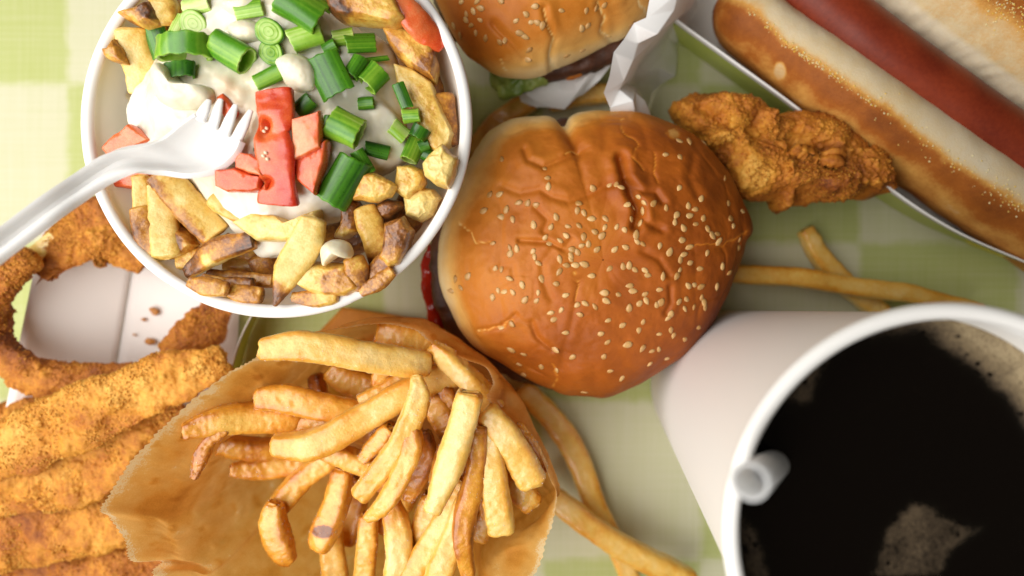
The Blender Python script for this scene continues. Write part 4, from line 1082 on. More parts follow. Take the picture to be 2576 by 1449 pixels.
fold_round(obj('front_flap', g, M['wrap_paper'], wrap))
g = crumple(loft([[(1090, -400, .25), (1400, -420, .2), (1700, -400, .25)], [(1090, -100, .15), (1400, -100, .12), (1720, -100, .2)], [(1200, 150, .3), (1400, 165, .25), (1600, 120, .3)]], 50, 50), .06, .5, 93)
obj('base_sheet', g, M['wrap_paper'], wrap, solid=.02)

# ------------------------------------------------------------------ hot dog in its tray
def along(px0, py0, off):   # points parallel to the tray, off = distance across it on the grid
    return (px0 + .575 * off, py0 - .82 * off)
tray = thing('hot_dog_tray', W(2350, 330, 0), label='white paper tray with green outside holding the hot dog', cat='tray')
edge_t = [(1600, -40), (1700, 47), (1830, 142), (2030, 290), (2230, 465), (2400, 578), (2576, 657), (2700, 705)]
top_r = [(x, y, 3.0) for x, y in edge_t]
T_ = Wa(top_r)
inw = np.array([.57, .82, 0])
bot = T_ + inw * .75; bot[:, 2] = .15
mid = (T_ + bot) / 2
far = T_ + inw * 9.0; far[:, 2] = .15
fart = T_ + inw * 10.5; fart[:, 2] = 3.2
def loftw(rows, n, m):
    R = np.array([catmull(r, m) for r in rows]); S = np.stack([resample(R[:, j], n) for j in range(m)], 1)
    g = Geo(S.reshape(-1, 3), grid_faces(n, m, False))
    if g.normals()[:, 2].mean() < 0: g.Q = g.Q[:, ::-1]
    g.attr['t'] = np.zeros(len(g.V)); return g
gi = loftw([T_, bot], 14, 80); obj('front_wall', gi, M['white_paper'], tray, solid=.06)
off = np.array([-.57, -.82, -.05]) * .05
go = loftw([T_ + (bot - T_) * .16 + off, bot + off], 14, 80)
go.attr['t'] = np.where(to_px(go.V)[:, 0] > 2430, .8, .2); obj('printed_outside', go, M['tray_print'], tray)
obj('floor_panel', loftw([bot + np.array([0, 0, -.03]), far + np.array([0, 0, -.03])], 6, 40), M['white_paper'], tray, solid=.03)
obj('back_wall', loftw([far, fart], 8, 40), M['white_paper'], tray, solid=.03)

dog = thing('hot_dog', W(2400, 220, .2), label='plain hot dog with red sausage in a long bun at the right', cat='hot dog')
def zz3(pts): return [((2600 + x * .773) * .6289, y * .773 * .6289) for x, y in pts]
fr = [(1808, -4, 2.25), (1864, 40, 2.3), (1991, 138, 2.3), (2138, 249, 2.3), (2381, 420, 2.3), (2614, 581, 2.3), (2761, 680, 2.3)]
g = sweep(fr, [104, 160, 178, 184, 186, 186, 186], [1.36] * 7, 2.25, 260, 110, [-.30] * 7, 1.3)
g.push(.08 * fbm(g.V, .25, 401, 2) + .016 * fbm(g.V, 1.5, 402, 2))
# brown baked sides, pale top band where the buns were torn apart; the baked line wanders
p = to_px(g.V)
# signed distance across the bun: 0 on the baked line, + towards the sausage
bl = np.array([(1700, -60), (1830, 5), (1910, 45), (1990, 120), (2080, 180), (2230, 285), (2400, 410), (2576, 525), (2800, 680)])
yl = np.interp(p[:, 0], bl[:, 0], bl[:, 1])
d = (yl - p[:, 1]) * .82
d = d - 12 + 10 * vnoise(g.V, .6, 405)
t = .80 - .62 * smooth(d, -34, 24) - .22 * smooth(-d, 50, 100)
t = t + .10 * fbm(g.V, 1.2, 404, 4)
blis = smooth(-np.hypot((p[:, 0] - 1962) / 17, (p[:, 1] - 178) / 24), -1.1, -.7)
t = t * (1 - blis) + .38 * blis
t = np.where(g.V[:, 2] < 1.6, np.minimum(t, .45), t)
g.attr['t'] = np.clip(t, 0, 1)
hb = obj('front_bun_half', g, M['hotbun'], dog)
fb = g.bvh()
g = sweep([(1958, -84, 3.3), (2212, 128, 3.3), (2448, 301, 3.3), (2688, 471, 3.3), (2818, 561, 3.3)], [140, 150, 152, 152, 152], 1.0, 2, 140, 64, 0, 1.2)
g.push(.03 * fbm(g.V, .5, 411, 2)); g.attr['t'] = np.clip(.4 + .3 * fbm(g.V, 1.0, 412, 2), 0, 1)
obj('sausage', g, M['sausage'], dog)
bk = [(2128, -144, 2.7), (2309, -6, 2.7), (2544, 168, 2.7), (2798, 346, 2.7)]
g = sweep(bk, [220, 226, 228, 228], 1.55, 2.3, 160, 90, .15, 1.2)
g.push(.08 * fbm(g.V, .35, 421, 2) + .03 * fbm(g.V, 1.4, 422, 2))
p = to_px(g.V)
dd = (p[:, 1] - (p[:, 0] - 2300) * .76) * .8   # + on the torn face next to the sausage
face = smooth(dd + 8 * vnoise(g.V, 1.2, 424), -6, 6)
far_ = smooth(-dd, 60, 150)
g.push(face * (.05 * fbm(g.V, 3.0, 425, 3)))
g.attr['t'] = np.clip((.36 + .36 * far_ + .06 * fbm(g.V, 1.5, 423, 2)) * (1 - face) + .04 * face, 0, 1)
obj('back_bun_half', g, M['hotbun'], dog)
bb = g.bvh()
def grains(pts, bvh, size):
    gs = []
    ico = [(0, 0, 1), (.89, 0, .45), (.28, .85, .45), (-.72, .53, .45), (-.72, -.53, .45), (.28, -.85, .45), (0, 0, -.4)]
    tri = [(0, 1, 2), (0, 2, 3), (0, 3, 4), (0, 4, 5), (0, 5, 1), (6, 2, 1), (6, 3, 2), (6, 4, 3), (6, 5, 4), (6, 1, 5)]
    for x, y in pts:
        hp, n = onto(bvh, x, y, -1)
        if hp[2] < 0: continue
        s = size * rng.uniform(.5, 1.3)
        gg = Geo(np.array(ico) * s * rng.uniform(.7, 1.2, 3) + hp, None, tri)
        gg.attr['t'] = np.full(7, rng.uniform(0, 1)); gs.append(gg)
    return join(gs)
gp = []
for _ in range(650):
    x = rng.uniform(1880, 2590); yl = np.interp(x, bl[:, 0], bl[:, 1])
    dens = .25 + .75 * math.exp(-((x - 2030) / 70) ** 2) + .5 * math.exp(-((x - 2560) / 90) ** 2)
    if rng.uniform() > dens: continue
    gp.append((x, yl + rng.normal(-2, 7 if x < 2200 else 22)))
obj('cornmeal', grains(gp, fb, .035), M['cornmeal'], dog, kind='stuff')
gp = [(rng.uniform(2480, 2590), rng.normal(20, 26)) for _ in range(130)]
obj('cornmeal', grains(gp, bb, .035), M['cornmeal'], dog, kind='stuff')

# ------------------------------------------------------------------ breaded chicken
ck = [(1688, 268), (1706, 246), (1745, 236), (1790, 226), (1818, 240), (1880, 268), (1903, 284), (1925, 298), (1990, 284), (2032, 292), (2090, 310), (2135, 340), (2158, 385), (2190, 400), (2215, 430),
      (2236, 478), (2215, 476), (2195, 490), (2170, 474), (2130, 490), (2070, 500), (2020, 505), (1985, 500), (1966, 520), (1950, 500), (1900, 505), (1868, 482), (1836, 450), (1830, 420), (1800, 380), (1752, 340), (1700, 312)]
g = pillow(ck, 2.5, 2.0, .8, .25, 520, 130, center=(1945, 385), low=24)
V = g.V; p = to_px(V)
up_ = smooth(V[:, 2], 2.3, 2.8)
fold = -.38 * np.exp(-(seg_dist(p, [(1770, 262), (1840, 320), (1930, 345), (2060, 350), (2110, 400)]) / 16) ** 2) - .25 * np.exp(-(seg_dist(p, [(1900, 300), (1935, 330), (2010, 320)]) / 12) ** 2) \
    + .30 * np.exp(-(seg_dist(p, [(1870, 400), (1900, 460)]) / 40) ** 2) + .35 * np.exp(-(seg_dist(p, [(1845, 300), (1880, 345)]) / 16) ** 2) + .25 * np.exp(-(seg_dist(p, [(1980, 430), (2120, 450)]) / 28) ** 2) \
    - .3 * np.exp(-(seg_dist(p, [(2085, 400), (2110, 430)]) / 16) ** 2)
g.push(up_ * fold)
breading(g, 501, 1.35, .60, .24)
p = to_px(g.V)
yel = smooth(-np.hypot((p[:, 0] - 1900) / 55, (p[:, 1] - 440) / 60), -1.1, -.5)
g.attr['t'] = np.clip(g.attr['t'] - .42 * yel, 0, 1)
chick = obj('breaded_chicken', g, M['bread'], label='craggy breaded chicken piece between the burger and the hot dog tray', cat='chicken')

obj('breading_crumbs', crumb_coat(g, 4200, 555, .025, .06, .2, .75), M['bread'], chick, kind='stuff')

# ------------------------------------------------------------------ onion ring tray at left
rt = thing('onion_ring_tray', W(330, 1000, 0), label='white paper tray under the onion rings at lower left', cat='tray')
FL = [(250, 640, .12), (390, 700, .12), (330, 700, .12)]
def quad(a, b, c, d, n=12, sag=0.0):
    P = Wa([a, b, c, d]); u = np.linspace(0, 1, n)
    V = np.array([(P[0] * (1 - s) + P[1] * s) * (1 - t) + (P[3] * (1 - s) + P[2] * s) * t for t in u for s in u])
    V[:, 2] += sag * np.array([math.sin(math.pi * s) * math.sin(math.pi * t) for t in u for s in u])
    g = Geo(V, grid_faces(n, n, False))
    if g.normals()[:, 2].mean() < 0: g.Q = g.Q[:, ::-1]
    g.attr['t'] = np.zeros(len(V)); return g
obj('floor_panel', quad((345, 610, .1), (610, 640, .1), (560, 1560, .1), (190, 1560, .1)), M['tray_paper'], rt, solid=.03)
obj('left_wall', quad((110, 560, 1.9), (344, 606, .13), (186, 1560, .13), (-95, 1560, 1.9)), M['tray_paper'], rt, solid=.03)
rw_t = [(665, 640, 2.2), (652, 740, 2.2), (634, 790, 2.2), (605, 850, 2.2), (580, 935, 2.2), (540, 1100, 2.2), (500, 1300, 2.2), (470, 1560, 2.2)]
RT = Wa(rw_t); RB = RT.copy(); RB[:, 0] -= .55; RB[:, 2] = .13
obj('right_wall', loftw([RT, RB], 10, 60), M['tray_paper'], rt, solid=.03)
go = loftw([RT + np.array([.03, 0, -.05]), RB + np.array([.035, 0, 0])], 10, 60); go.attr['t'] = np.full(len(go.V), .2)
obj('printed_outside', go, M['tray_print'], rt)

RING = 'breaded onion pieces in the tray'
def ring_piece(path, w, h, seed, label, base=.45, patch=.3, nu=320, nv=150, roll=0, er=.7, amp=1.0, n=2.4):
    g = sweep(path, w, h, n, nu, nv, roll, er)
    base = base + .09
    breading(g, seed, amp, base, patch)
    o = obj('onion_ring', g, M['bread'], label=label, cat='onion ring', group=RING)
    obj('breading_crumbs', crumb_coat(g, int(nu * nv * .045), seed + 50, tlo=base - .38, thi=base - .02), M['bread'], o, kind='stuff')
    return o
ring_piece([(100, 705, 2.4), (150, 640, 2.3), (215, 588, 2.2), (290, 585, 2.0), (400, 640, 1.7)], [60, 120, 160, 165, 150], .32, 601, 'breaded onion piece between the fork handle and the bowl', .52, .25)
ring_piece([(80, 640, 3.2), (20, 690, 3.2), (-25, 770, 3.0), (-10, 870, 2.8), (60, 935, 2.7), (170, 968, 2.5), (280, 958, 2.3), (350, 935, 2.2)], [66, 84, 84, 88, 92, 100, 84, 40], [.7, .7, .7, .7, .6, .5, .5, .6], 602,
           'large breaded onion ring curving round the left edge of the tray', .52, .25, 420, 130)
ring_piece([(565, 745, 1.5), (535, 800, 1.5), (490, 850, 1.6), (440, 870, 1.7), (415, 845, 1.8)], [60, 74, 84, 80, 50], .5, 603, 'small curled breaded onion piece just below the bowl', .52, .22, 200, 110)
ring_piece([(570, 905, 3.1), (480, 940, 3.3), (360, 985, 3.4), (220, 1050, 3.5), (80, 1110, 3.5), (-60, 1150, 3.4)], [70, 110, 140, 158, 156, 150], .28, 604, 'long golden breaded strip, topmost below the ring, ending by the bag', .30, .22, 420, 170)
ring_piece([(470, 1025, 2.5), (390, 1075, 2.6), (290, 1150, 2.7), (150, 1205, 2.8), (20, 1225, 2.8), (-80, 1235, 2.7)], [54, 104, 140, 156, 150, 150], .28, 605, 'golden breaded strip second from the top of the stack, against the bag', .34, .22, 420, 160)
ring_piece([(400, 1250, 1.9), (300, 1300, 2.1), (180, 1335, 2.2), (60, 1352, 2.3), (-70, 1360, 2.2)], [100, 134, 156, 164, 160], .28, 606, 'breaded strip under the bag\'s left tip, third in the stack', .38, .24, 380, 160)
ring_piece([(480, 1400, 1.2), (340, 1430, 1.3), (180, 1460, 1.4), (20, 1490, 1.4), (-80, 1500, 1.3)], [110, 124, 140, 140, 130], .34, 607, 'dark breaded strip along the bottom left edge', .58, .2, 320, 140)
ring_piece([(250, 990, 1.4), (120, 1040, 1.5), (0, 1065, 1.5), (-80, 1075, 1.4)], [60, 80, 80, 80], .5, 608, 'shadowed breaded strip under the topmost golden strip', .55, .2, 220, 100)
ring_piece([(420, 905, 1.2), (480, 885, 1.3), (540, 865, 1.2)], [50, 60, 50], .5, 609, 'breaded end peeking out between curled piece and topmost strip', .5, .2, 140, 90)
def crumb(x, y, z, r, seed, label):
    g = sweep([(x - r, y - r * .3, z), (x, y, z + .03), (x + r, y + r * .3, z)], [r * .9, r * 1.3, r * .8], .7, 2, 26, 18, 0, .9)
    rough_up(g, .05, 5, seed, 2); g.attr['t'] = np.full(len(g.V), .4)
    return obj('fried_crumb', g, M['crumbs'], label=label, cat='crumb', group='crumbs on the tray')
crumb(388, 783, .25, 12, 1, 'largest loose crumb on the tray floor below the bowl')
crumb(380, 858, .25, 13, 2, 'flat loose crumb beside the small curled onion piece')
crumb(339, 843, .2, 5, 3, 'tiny round crumb right of the tray\'s fold line')
crumb(362, 805, .2, 4, 4, 'tiniest crumb between the two larger crumbs')
# bare onion showing out of its crust
g = sweep([(135, 590, 2.4), (100, 625, 2.5), (60, 660, 2.9), (30, 690, 3.2)], [30, 44, 46, 40], .3, 2.4, 60, 26)
rough_up(g, .06, 1.2, 611); g.attr['t'] = np.clip(.28 + .2 * fbm(g.V, 1, 612, 2), 0, 1)
obj('onion_strip', g, M['potato'], label='bare pale onion strip slipping out of its crust under the fork handle', cat='onion')

# ------------------------------------------------------------------ kraft bag of fries
rim_p = [(245, 1280, 7.0), (290, 1210, 6.8), (360, 1120, 6.6), (440, 1040, 6.3), (570, 932, 6.1), (650, 892, 6.0), (750, 842, 6.0), (870, 826, 5.9), (960, 816, 5.8), (1040, 832, 5.8), (1090, 872, 5.8),
         (1160, 904, 5.8), (1220, 924, 5.8), (1236, 962, 5.8), (1226, 1010, 5.9), (1290, 1062, 6.0), (1345, 1120, 6.0), (1383, 1206, 6.1), (1402, 1248, 6.1), (1388, 1340, 6.3), (1350, 1449, 6.5),
         (1240, 1560, 6.8), (1000, 1650, 7.0), (750, 1650, 7.0), (520, 1570, 7.0), (378, 1452, 7.0), (402, 1412, 7.0), (322, 1412, 7.0), (309, 1365, 7.0), (272, 1302, 7.0)]
belly = [(455, 1290, 4.9), (490, 1210, 4.8), (545, 1140, 4.7), (610, 1065, 4.6), (690, 990, 4.4), (750, 925, 4.4), (803, 854, 4.5), (885, 812, 4.7), (965, 800, 4.7), (1062, 805, 4.7), (1130, 842, 4.6),
         (1188, 882, 4.6), (1250, 930, 4.6), (1295, 985, 4.6), (1325, 1035, 4.6), (1352, 1095, 4.6), (1378, 1150, 4.7), (1402, 1215, 4.8), (1385, 1262, 4.8), (1280, 1335, 4.7), (1215, 1420, 4.6),
         (1190, 1500, 4.2), (990, 1540, 4.4), (820, 1530, 4.6), (660, 1490, 4.8), (560, 1440, 5.0), (545, 1420, 5.0), (500, 1402, 5.0), (480, 1365, 5.0), (462, 1325, 5.0)]
RP, BP = Wa(rim_p), Wa(belly)
cenb = np.array([-3.9, -6.2, 0])
LP = cenb + (BP - cenb) * .86; LP[:, 2] = 2.0
FP = cenb + (BP - cenb) * .66; FP[:, 2] = .25
GP = cenb + (BP - cenb) * .10; GP[:, 2] = .15
m = 1500
def crv(P): return catmull(P, m, True)[:m]
# keep matching parameters between the loops: sample every loop on the rim's parameter
def crv_m(P):
    out = []
    Qp = np.vstack([P[-1], P, P[0], P[1]]); n_ = len(P)
    s = np.linspace(0, n_, m, endpoint=False)
    for ss in s:
        i = int(ss) + 1; t = ss - int(ss)
        p0, p1, p2, p3 = Qp[i - 1], Qp[i], Qp[i + 1], Qp[(i + 2) if i + 2 < len(Qp) else 2]
        out.append(.5 * (2 * p1 + (p2 - p0) * t + (2 * p0 - 5 * p1 + 4 * p2 - p3) * t * t + (3 * p1 - p0 - 3 * p2 + p3) * t ** 3))
    return np.array(out)
loops = [crv_m(P) for P in (RP, RP * .45 + BP * .55, BP, LP, FP, GP)]
rows = np.array(loops); nrow = 70
S = np.stack([resample(catmull(rows[:, j], 120), nrow) for j in range(m)], 1)
jag = .075 * np.abs(((np.arange(m) * 400.0 / m + .8 * vnoise(S[0], 1.5, 699)) % 2) - 1) + .05 * vnoise(S[0], 3.5, 700) + .07 * vnoise(S[0], 1.4, 701)
dirn = S[6] - S[0]; dirn /= np.linalg.norm(dirn, axis=1, keepdims=True)
fall = np.exp(-np.arange(nrow) / 1.6)
S = S + dirn[None] * (jag[None, :, None] + .05) * fall[:, None, None]
V = S.reshape(-1, 3)
g = Geo(V, grid_faces(nrow, m))
a1 = np.abs(vnoise(V, .5, 705)) - .3; a2 = np.abs(vnoise(V, 1.2, 706)) - .3
rowk = np.repeat(np.arange(nrow), m)
g.push((.10 * a1 + .06 * a2 + .03 * (np.abs(vnoise(V, 2.6, 711)) - .3) + .012 * fbm(V, 5, 707, 2)) * smooth(rowk, 0, 6))
f1b, idb, f2b = worley(g.V + .25 * np.stack([vnoise(g.V, .7, 721), vnoise(g.V, .7, 722), vnoise(g.V, .7, 723)], -1), .42, 720)
g.push((-.05 * np.exp(-(f2b - f1b) / .05) + .10 * (idb - .5) * smooth(f2b - f1b, 0, .3)) * smooth(rowk, 0, 8))
stain = smooth(vnoise(g.V, .45, 708) + .4 * vnoise(g.V, 1.3, 709), .0, .5)
torn = fall[rowk] * .75
g.attr['t'] = np.clip(.30 + .32 * stain + .18 * fbm(g.V, 1.8, 710, 3) + .35 * smooth(vnoise(g.V, 2.3, 715), .62, .8) - torn, 0, 1)
bag = obj('paper_bag', g, M['kraft'], label='open brown paper bag of fries with a torn zigzag edge', cat='paper bag')
gf = quad((862, 772, .35), (1075, 806, .5), (1020, 960, .4), (740, 900, .4), 16)
rough_up(gf, .04, .9, 712); gf.attr['t'] = np.clip(.62 + .2 * fbm(gf.V, 1.5, 713, 2), 0, 1)
obj('bottom_fold', gf, M['kraft'], bag, solid=.02)

FR = 'french fries in the paper bag'
fries = [
 ([(652, 878, 6.7), (760, 868, 6.6), (900, 888, 6.3), (1000, 910, 6.0), (1082, 918, 5.6)], [62, 84, 84, 82, 66], .12, 'thick pale yellow fry lying across the torn top left rim'),
 ([(945, 838, 5.0), (1010, 846, 4.9), (1095, 872, 4.7)], [64, 90, 80], .42, 'blunt orange fry tucked under the top edge of the bag'),
 ([(1080, 870, 5.5), (1130, 905, 5.5), (1190, 965, 5.4), (1250, 1030, 5.2)], [46, 62, 66, 66], .16, 'pale fry sliding under the folded right rim'),
 ([(640, 1003, 5.5), (720, 1000, 5.3), (820, 1022, 5.2), (950, 1050, 4.7)], [56, 76, 76, 70], 0.38, 'golden fry with a round end, above the long crossing fry at left'),
 ([(455, 1088, 6.1), (540, 1062, 5.6), (640, 1050, 5.1), (760, 1052, 4.6)], [44, 76, 82, 80], 0.40, 'leftmost golden fry, pointing at the torn left rim'),
 ([(682, 1118, 5.7), (780, 1118, 5.7), (870, 1078, 5.6), (970, 1020, 5.3), (1070, 965, 4.9), (1150, 935, 4.6)], [60, 84, 80, 80, 78, 72], .20, 'long sturdy fry crossing the middle left with a blunt corner'),
 ([(1046, 944, 6.5), (1050, 1010, 6.6), (1008, 1110, 6.7), (950, 1190, 6.7), (903, 1248, 6.6)], [30, 66, 66, 62, 56], .12, 'curved pale fry with a pointed upper end in the middle'),
 ([(1034, 1060, 6.7), (1040, 1120, 6.8), (1005, 1210, 6.8), (965, 1268, 6.7), (922, 1302, 6.5)], [34, 56, 58, 52, 26], .32, 'curved fry with a brown hooked top beside the pale pointed one'),
 ([(1184, 984, 6.9), (1166, 1060, 6.9), (1130, 1170, 6.9), (1086, 1284, 6.9)], [74, 78, 80, 52], .12, 'thick straight fry in the middle, nearest to the viewer'),
 ([(1068, 1082, 5.6), (1072, 1140, 5.6), (1050, 1200, 5.5), (1030, 1258, 5.4)], [40, 62, 62, 30], .60, 'flat orange brown fry behind the hooked one'),
 ([(1200, 1070, 6.4), (1196, 1180, 6.5), (1176, 1280, 6.6), (1168, 1360, 6.7), (1180, 1445, 6.6)], [50, 56, 64, 58, 40], .50, 'long orange streaked fry running down to the bottom edge'),
 ([(1228, 1070, 6.2), (1240, 1150, 6.3), (1250, 1260, 6.4), (1262, 1338, 6.4)], [50, 70, 76, 70], .12, 'broad pale fry with a slanted end, right of the orange streaked one'),
 ([(1222, 1030, 6.1), (1270, 1090, 6.2), (1310, 1160, 6.2), (1342, 1222, 6.2)], [64, 80, 86, 84], .14, 'broad pale fry at the right rim with a torn square end'),
 ([(1290, 1068, 5.7), (1325, 1120, 5.7), (1362, 1185, 5.6)], [46, 52, 40], .42, 'thin orange edged fry pressed to the right rim'),
 ([(1270, 1190, 5.2), (1310, 1232, 5.3), (1348, 1268, 5.3)], [60, 68, 62], .26, 'stubby rounded fry end under the broad right fry'),
 ([(1080, 990, 4.7), (1105, 1030, 4.8), (1135, 1095, 4.8)], [50, 68, 60], .52, 'short orange fry end between the two tall middle fries'),
 ([(1110, 975, 4.9), (1128, 1000, 4.9), (1140, 1050, 4.8)], [36, 44, 34], .68, 'dark orange crisp fry bit above the thick straight fry'),
 ([(796, 1134, 5.1), (860, 1150, 5.0), (940, 1180, 4.8)], [34, 58, 54], .30, 'small golden fry poking out below the long crossing fry'),
 ([(985, 1075, 5.4), (945, 1118, 5.3), (904, 1166, 5.2)], [46, 52, 30], .34, 'short fry with pointed tip left of the curved pale fry'),
 ([(578, 1184, 4.6), (650, 1182, 4.2), (730, 1170, 3.9), (830, 1140, 3.6)], [34, 58, 62, 60], 0.38, 'fry with a dark tip lying low in the left of the bag'),
 ([(840, 1150, 4.2), (770, 1200, 4.2), (715, 1260, 4.3), (690, 1300, 4.4)], [60, 66, 66, 50], .40, 'golden fry bending down towards the bag\'s left wall'),
 ([(690, 1262, 4.9), (688, 1320, 4.9), (712, 1380, 4.9), (735, 1412, 4.9)], [46, 70, 68, 34], .34, 'curved fry resting alone on the left inner wall'),
 ([(866, 1180, 4.7), (850, 1260, 4.9), (822, 1330, 5.0), (800, 1376, 5.0)], [60, 70, 80, 62], .36, 'fry with a dark brown skin spot at its lower end'),
 ([(832, 1340, 4.1), (842, 1410, 4.2), (850, 1490, 4.2)], [60, 66, 68], .18, 'pale fry below the spotted one, cut off by the bottom edge'),
 ([(978, 1250, 5.4), (1000, 1320, 5.5), (1008, 1400, 5.6), (996, 1500, 5.6)], [50, 72, 76, 76], .14, 'curved pale fry cut off by the bottom edge below the hooked one'),
 ([(1088, 1240, 5.0), (1074, 1310, 5.1), (1060, 1378, 5.1)], [56, 74, 56], .22, 'plump round ended fry below the thick straight fry'),
 ([(1170, 1210, 5.4), (1130, 1290, 5.5), (1080, 1370, 5.6), (1020, 1470, 5.7)], [50, 60, 64, 66], .16, 'pale fry slanting to the bottom edge left of the salted one'),
 ([(1180, 1240, 5.7), (1150, 1330, 5.8), (1120, 1410, 5.9), (1090, 1500, 5.9)], [56, 70, 78, 78], .12, 'broad salted pale fry at the bottom edge beside the orange streaked one'),
 ([(1100, 1232, 4.8), (1150, 1222, 4.8), (1210, 1220, 4.7)], [46, 54, 54], .24, 'short fry crossing behind the orange streaked fry'),
 ([(570, 1075, 5.6), (528, 1110, 5.7), (508, 1150, 5.8), (488, 1206, 5.9)], [30, 36, 40, 16], .52, 'thin orange fry curving down the left inner wall'),
 ([(545, 1118, 4.7), (640, 1128, 4.2), (760, 1130, 3.6)], [56, 62, 60], .55, 'shadowed fry deep in the left of the bag'),
 ([(830, 925, 3.8), (890, 962, 3.7), (1000, 1000, 3.6)], [60, 76, 76], .34, 'shadowed fry deep under the top left fry'),
 ([(955, 975, 4.7), (962, 940, 4.7), (985, 905, 4.6)], [44, 52, 50], .42, 'stub of a fry hanging below the top left fry'),
 ([(1075, 965, 4.0), (1110, 935, 4.0), (1160, 905, 3.9)], [60, 70, 60], .34, 'shadowed fry deep under the folded right rim'),
 ([(790, 940, 2.9), (800, 985, 2.9), (815, 1040, 2.8)], [40, 46, 46], .7, 'dark orange fry deep in the upper left gap'),
 ([(1240, 1240, 5.5), (1222, 1300, 5.4), (1205, 1360, 5.4)], [40, 50, 50], .22, 'fry behind the orange streaked one near the right inner wall'),
 ([(1300, 1120, 4.9), (1290, 1180, 4.8), (1270, 1240, 4.7)], [60, 60, 60], .4, 'shadowed fry between the two broad pale fries'),
 ([(1040, 1180, 4.0), (1010, 1250, 3.9), (960, 1330, 3.8)], [70, 70, 70], .4, 'shadowed fry under the hooked and curved pair'),
 ([(880, 1060, 3.6), (960, 1090, 3.5), (1060, 1110, 3.5)], [80, 80, 80], .4, 'shadowed fry under the long crossing fry'),
 ([(1140, 1110, 4.6), (1160, 1170, 4.6), (1200, 1230, 4.5)], [76, 80, 76], .45, 'shadowed fry between the middle and the orange streaked fries'),
 ([(900, 1200, 3.2), (890, 1280, 3.2), (870, 1360, 3.2)], [70, 70, 66], .5, 'shadowed fry behind the spotted one'),
 ([(905, 1010, 4.9), (960, 985, 4.8), (1030, 940, 4.6)], [44, 50, 46], .30, 'fry showing between the top left fry and the long crossing fry'),
 ([(740, 1075, 4.8), (800, 1062, 4.8), (880, 1030, 4.7)], [40, 50, 46], .44, 'darker fry just above the long crossing fry at left'),
 ([(1005, 1125, 5.0), (985, 1180, 5.0), (955, 1235, 4.9)], [44, 50, 40], .46, 'fry behind the gap of the curved pale and hooked fries'),
 ([(930, 1290, 4.6), (925, 1360, 4.6), (915, 1470, 4.6)], [50, 60, 60], .26, 'fry at the bottom edge right of the spotted one'),
 ([(1120, 1120, 6.0), (1108, 1180, 6.0), (1095, 1240, 5.9)], [38, 46, 36], .40, 'narrow golden fry left of the thick straight fry'),
 ([(1215, 1150, 5.9), (1222, 1230, 5.8), (1232, 1310, 5.8)], [36, 44, 40], .30, 'narrow fry between the orange streaked and the broad pale fry'),
]
for k, (path, w, b, lab) in enumerate(fries):
    g = fry_geo(path, [q * .90 for q in w], b, 800 + k * 7, h=.82, roll=random.uniform(-.35, .35), er=random.uniform(.3, .6), cut=(random.uniform(-.35, .35), random.uniform(-.35, .35)))
    if 'dark brown skin spot' in lab:
        p = to_px(g.V)
        g.attr['t'] = np.clip(g.attr['t'] + .9 * smooth(-np.hypot((p[:, 0] - 812) / 26, (p[:, 1] - 1338) / 17), -1.15, -.75) * (g.V[:, 2] > 4.95), 0, 1)
    if 'hooked' in lab:
        g.attr['t'] = np.clip(g.attr['t'] + .3 * smooth(-g.u, -.3, -.05), 0, 1)
    fo = obj('french_fry', g, M['fry'], label=lab, cat='french fry', group=FR)
    if 'shadowed' not in lab:
        obj('salt', crumb_coat(g, 60, 1500 + k, .012, .024, 0, 1), M['salt'], fo, kind='stuff')

TF = 'loose fries on the tablecloth'
loose = [
 ([(2022, 575, .5), (2060, 640, .5), (2125, 712, .5), (2220, 792, .5)], [40, 50, 50, 48], .22, 'loose fry lying under the long one, right of the burger'),
 ([(1820, 688, 1.2), (1990, 698, 1.35), (2180, 726, 1.35), (2330, 748, 1.2), (2470, 782, 1.0)], [44, 48, 48, 46, 30], .26, 'long loose fry crossing from the burger to the coffee cup'),
 ([(1310, 970, .6), (1400, 1060, .6), (1455, 1150, .6), (1492, 1260, .6), (1530, 1340, .6), (1590, 1470, .6)], [56, 62, 60, 56, 52, 50], .26, 'bent loose fry running down between the bag and the cup'),
 ([(1370, 1232, 1.35), (1450, 1298, 1.45), (1560, 1372, 1.45), (1740, 1466, 1.3)], [56, 60, 60, 56], .20, 'loose fry on top of the bent one at the bottom edge'),
 ([(1180, 400, .5), (1240, 320, .5), (1340, 250, .5)], [52, 54, 50], .34, 'shadowed loose fry between the bowl and both burgers'),
 ([(1380, 262, .5), (1460, 244, .5), (1550, 236, .5)], [48, 50, 46], .22, 'pale loose fry under the wrapper between the two burgers'),
]
for k, (path, w, b, lab) in enumerate(loose):
    g = fry_geo(path, w, b, 1200 + k * 7, h=.85, roll=.1, nu=70)
    obj('french_fry', g, M['fry'], label=lab, cat='french fry', group=TF)

# ------------------------------------------------------------------ coffee cup
cc = W(2385, 1330, 12.0)
cup = thing('paper_cup', (cc[0], cc[1], 0), label='tall white paper cup of black coffee at lower right', cat='cup')
pr = [(0, .35), (2.85, .35), (2.92, .1), (3.02, 0), (3.06, .12)] + [(3.06 + (4.36 - 3.06) * q, .12 + 11.8 * q) for q in np.linspace(.04, 1, 24)]
pin = [(r - .07, z) for r, z in pr[5:]][::-1] + [(2.8, .5), (0, .5)]
g = lathe(pr + pin, cc, 160); g.attr['t'] = np.zeros(len(g.V))
obj('cup_wall', g, M['white_paper'], cup)
g = lathe([(4.40 + .17 * math.cos(q), 12.0 + .16 * math.sin(q)) for q in a], cc, 200, True)
if ((g.V - np.array([cc[0], cc[1], 12.0])) * g.normals()).sum() < 0: g.Q = g.Q[:, ::-1]
g.attr['t'] = np.zeros(len(g.V)); obj('rolled_rim', g, M['white_paper'], cup)
zc = 10.95; rc = 3.06 + (4.36 - 3.06) * (zc - .12) / 11.8 - .075
nr_, na_ = 150, 300
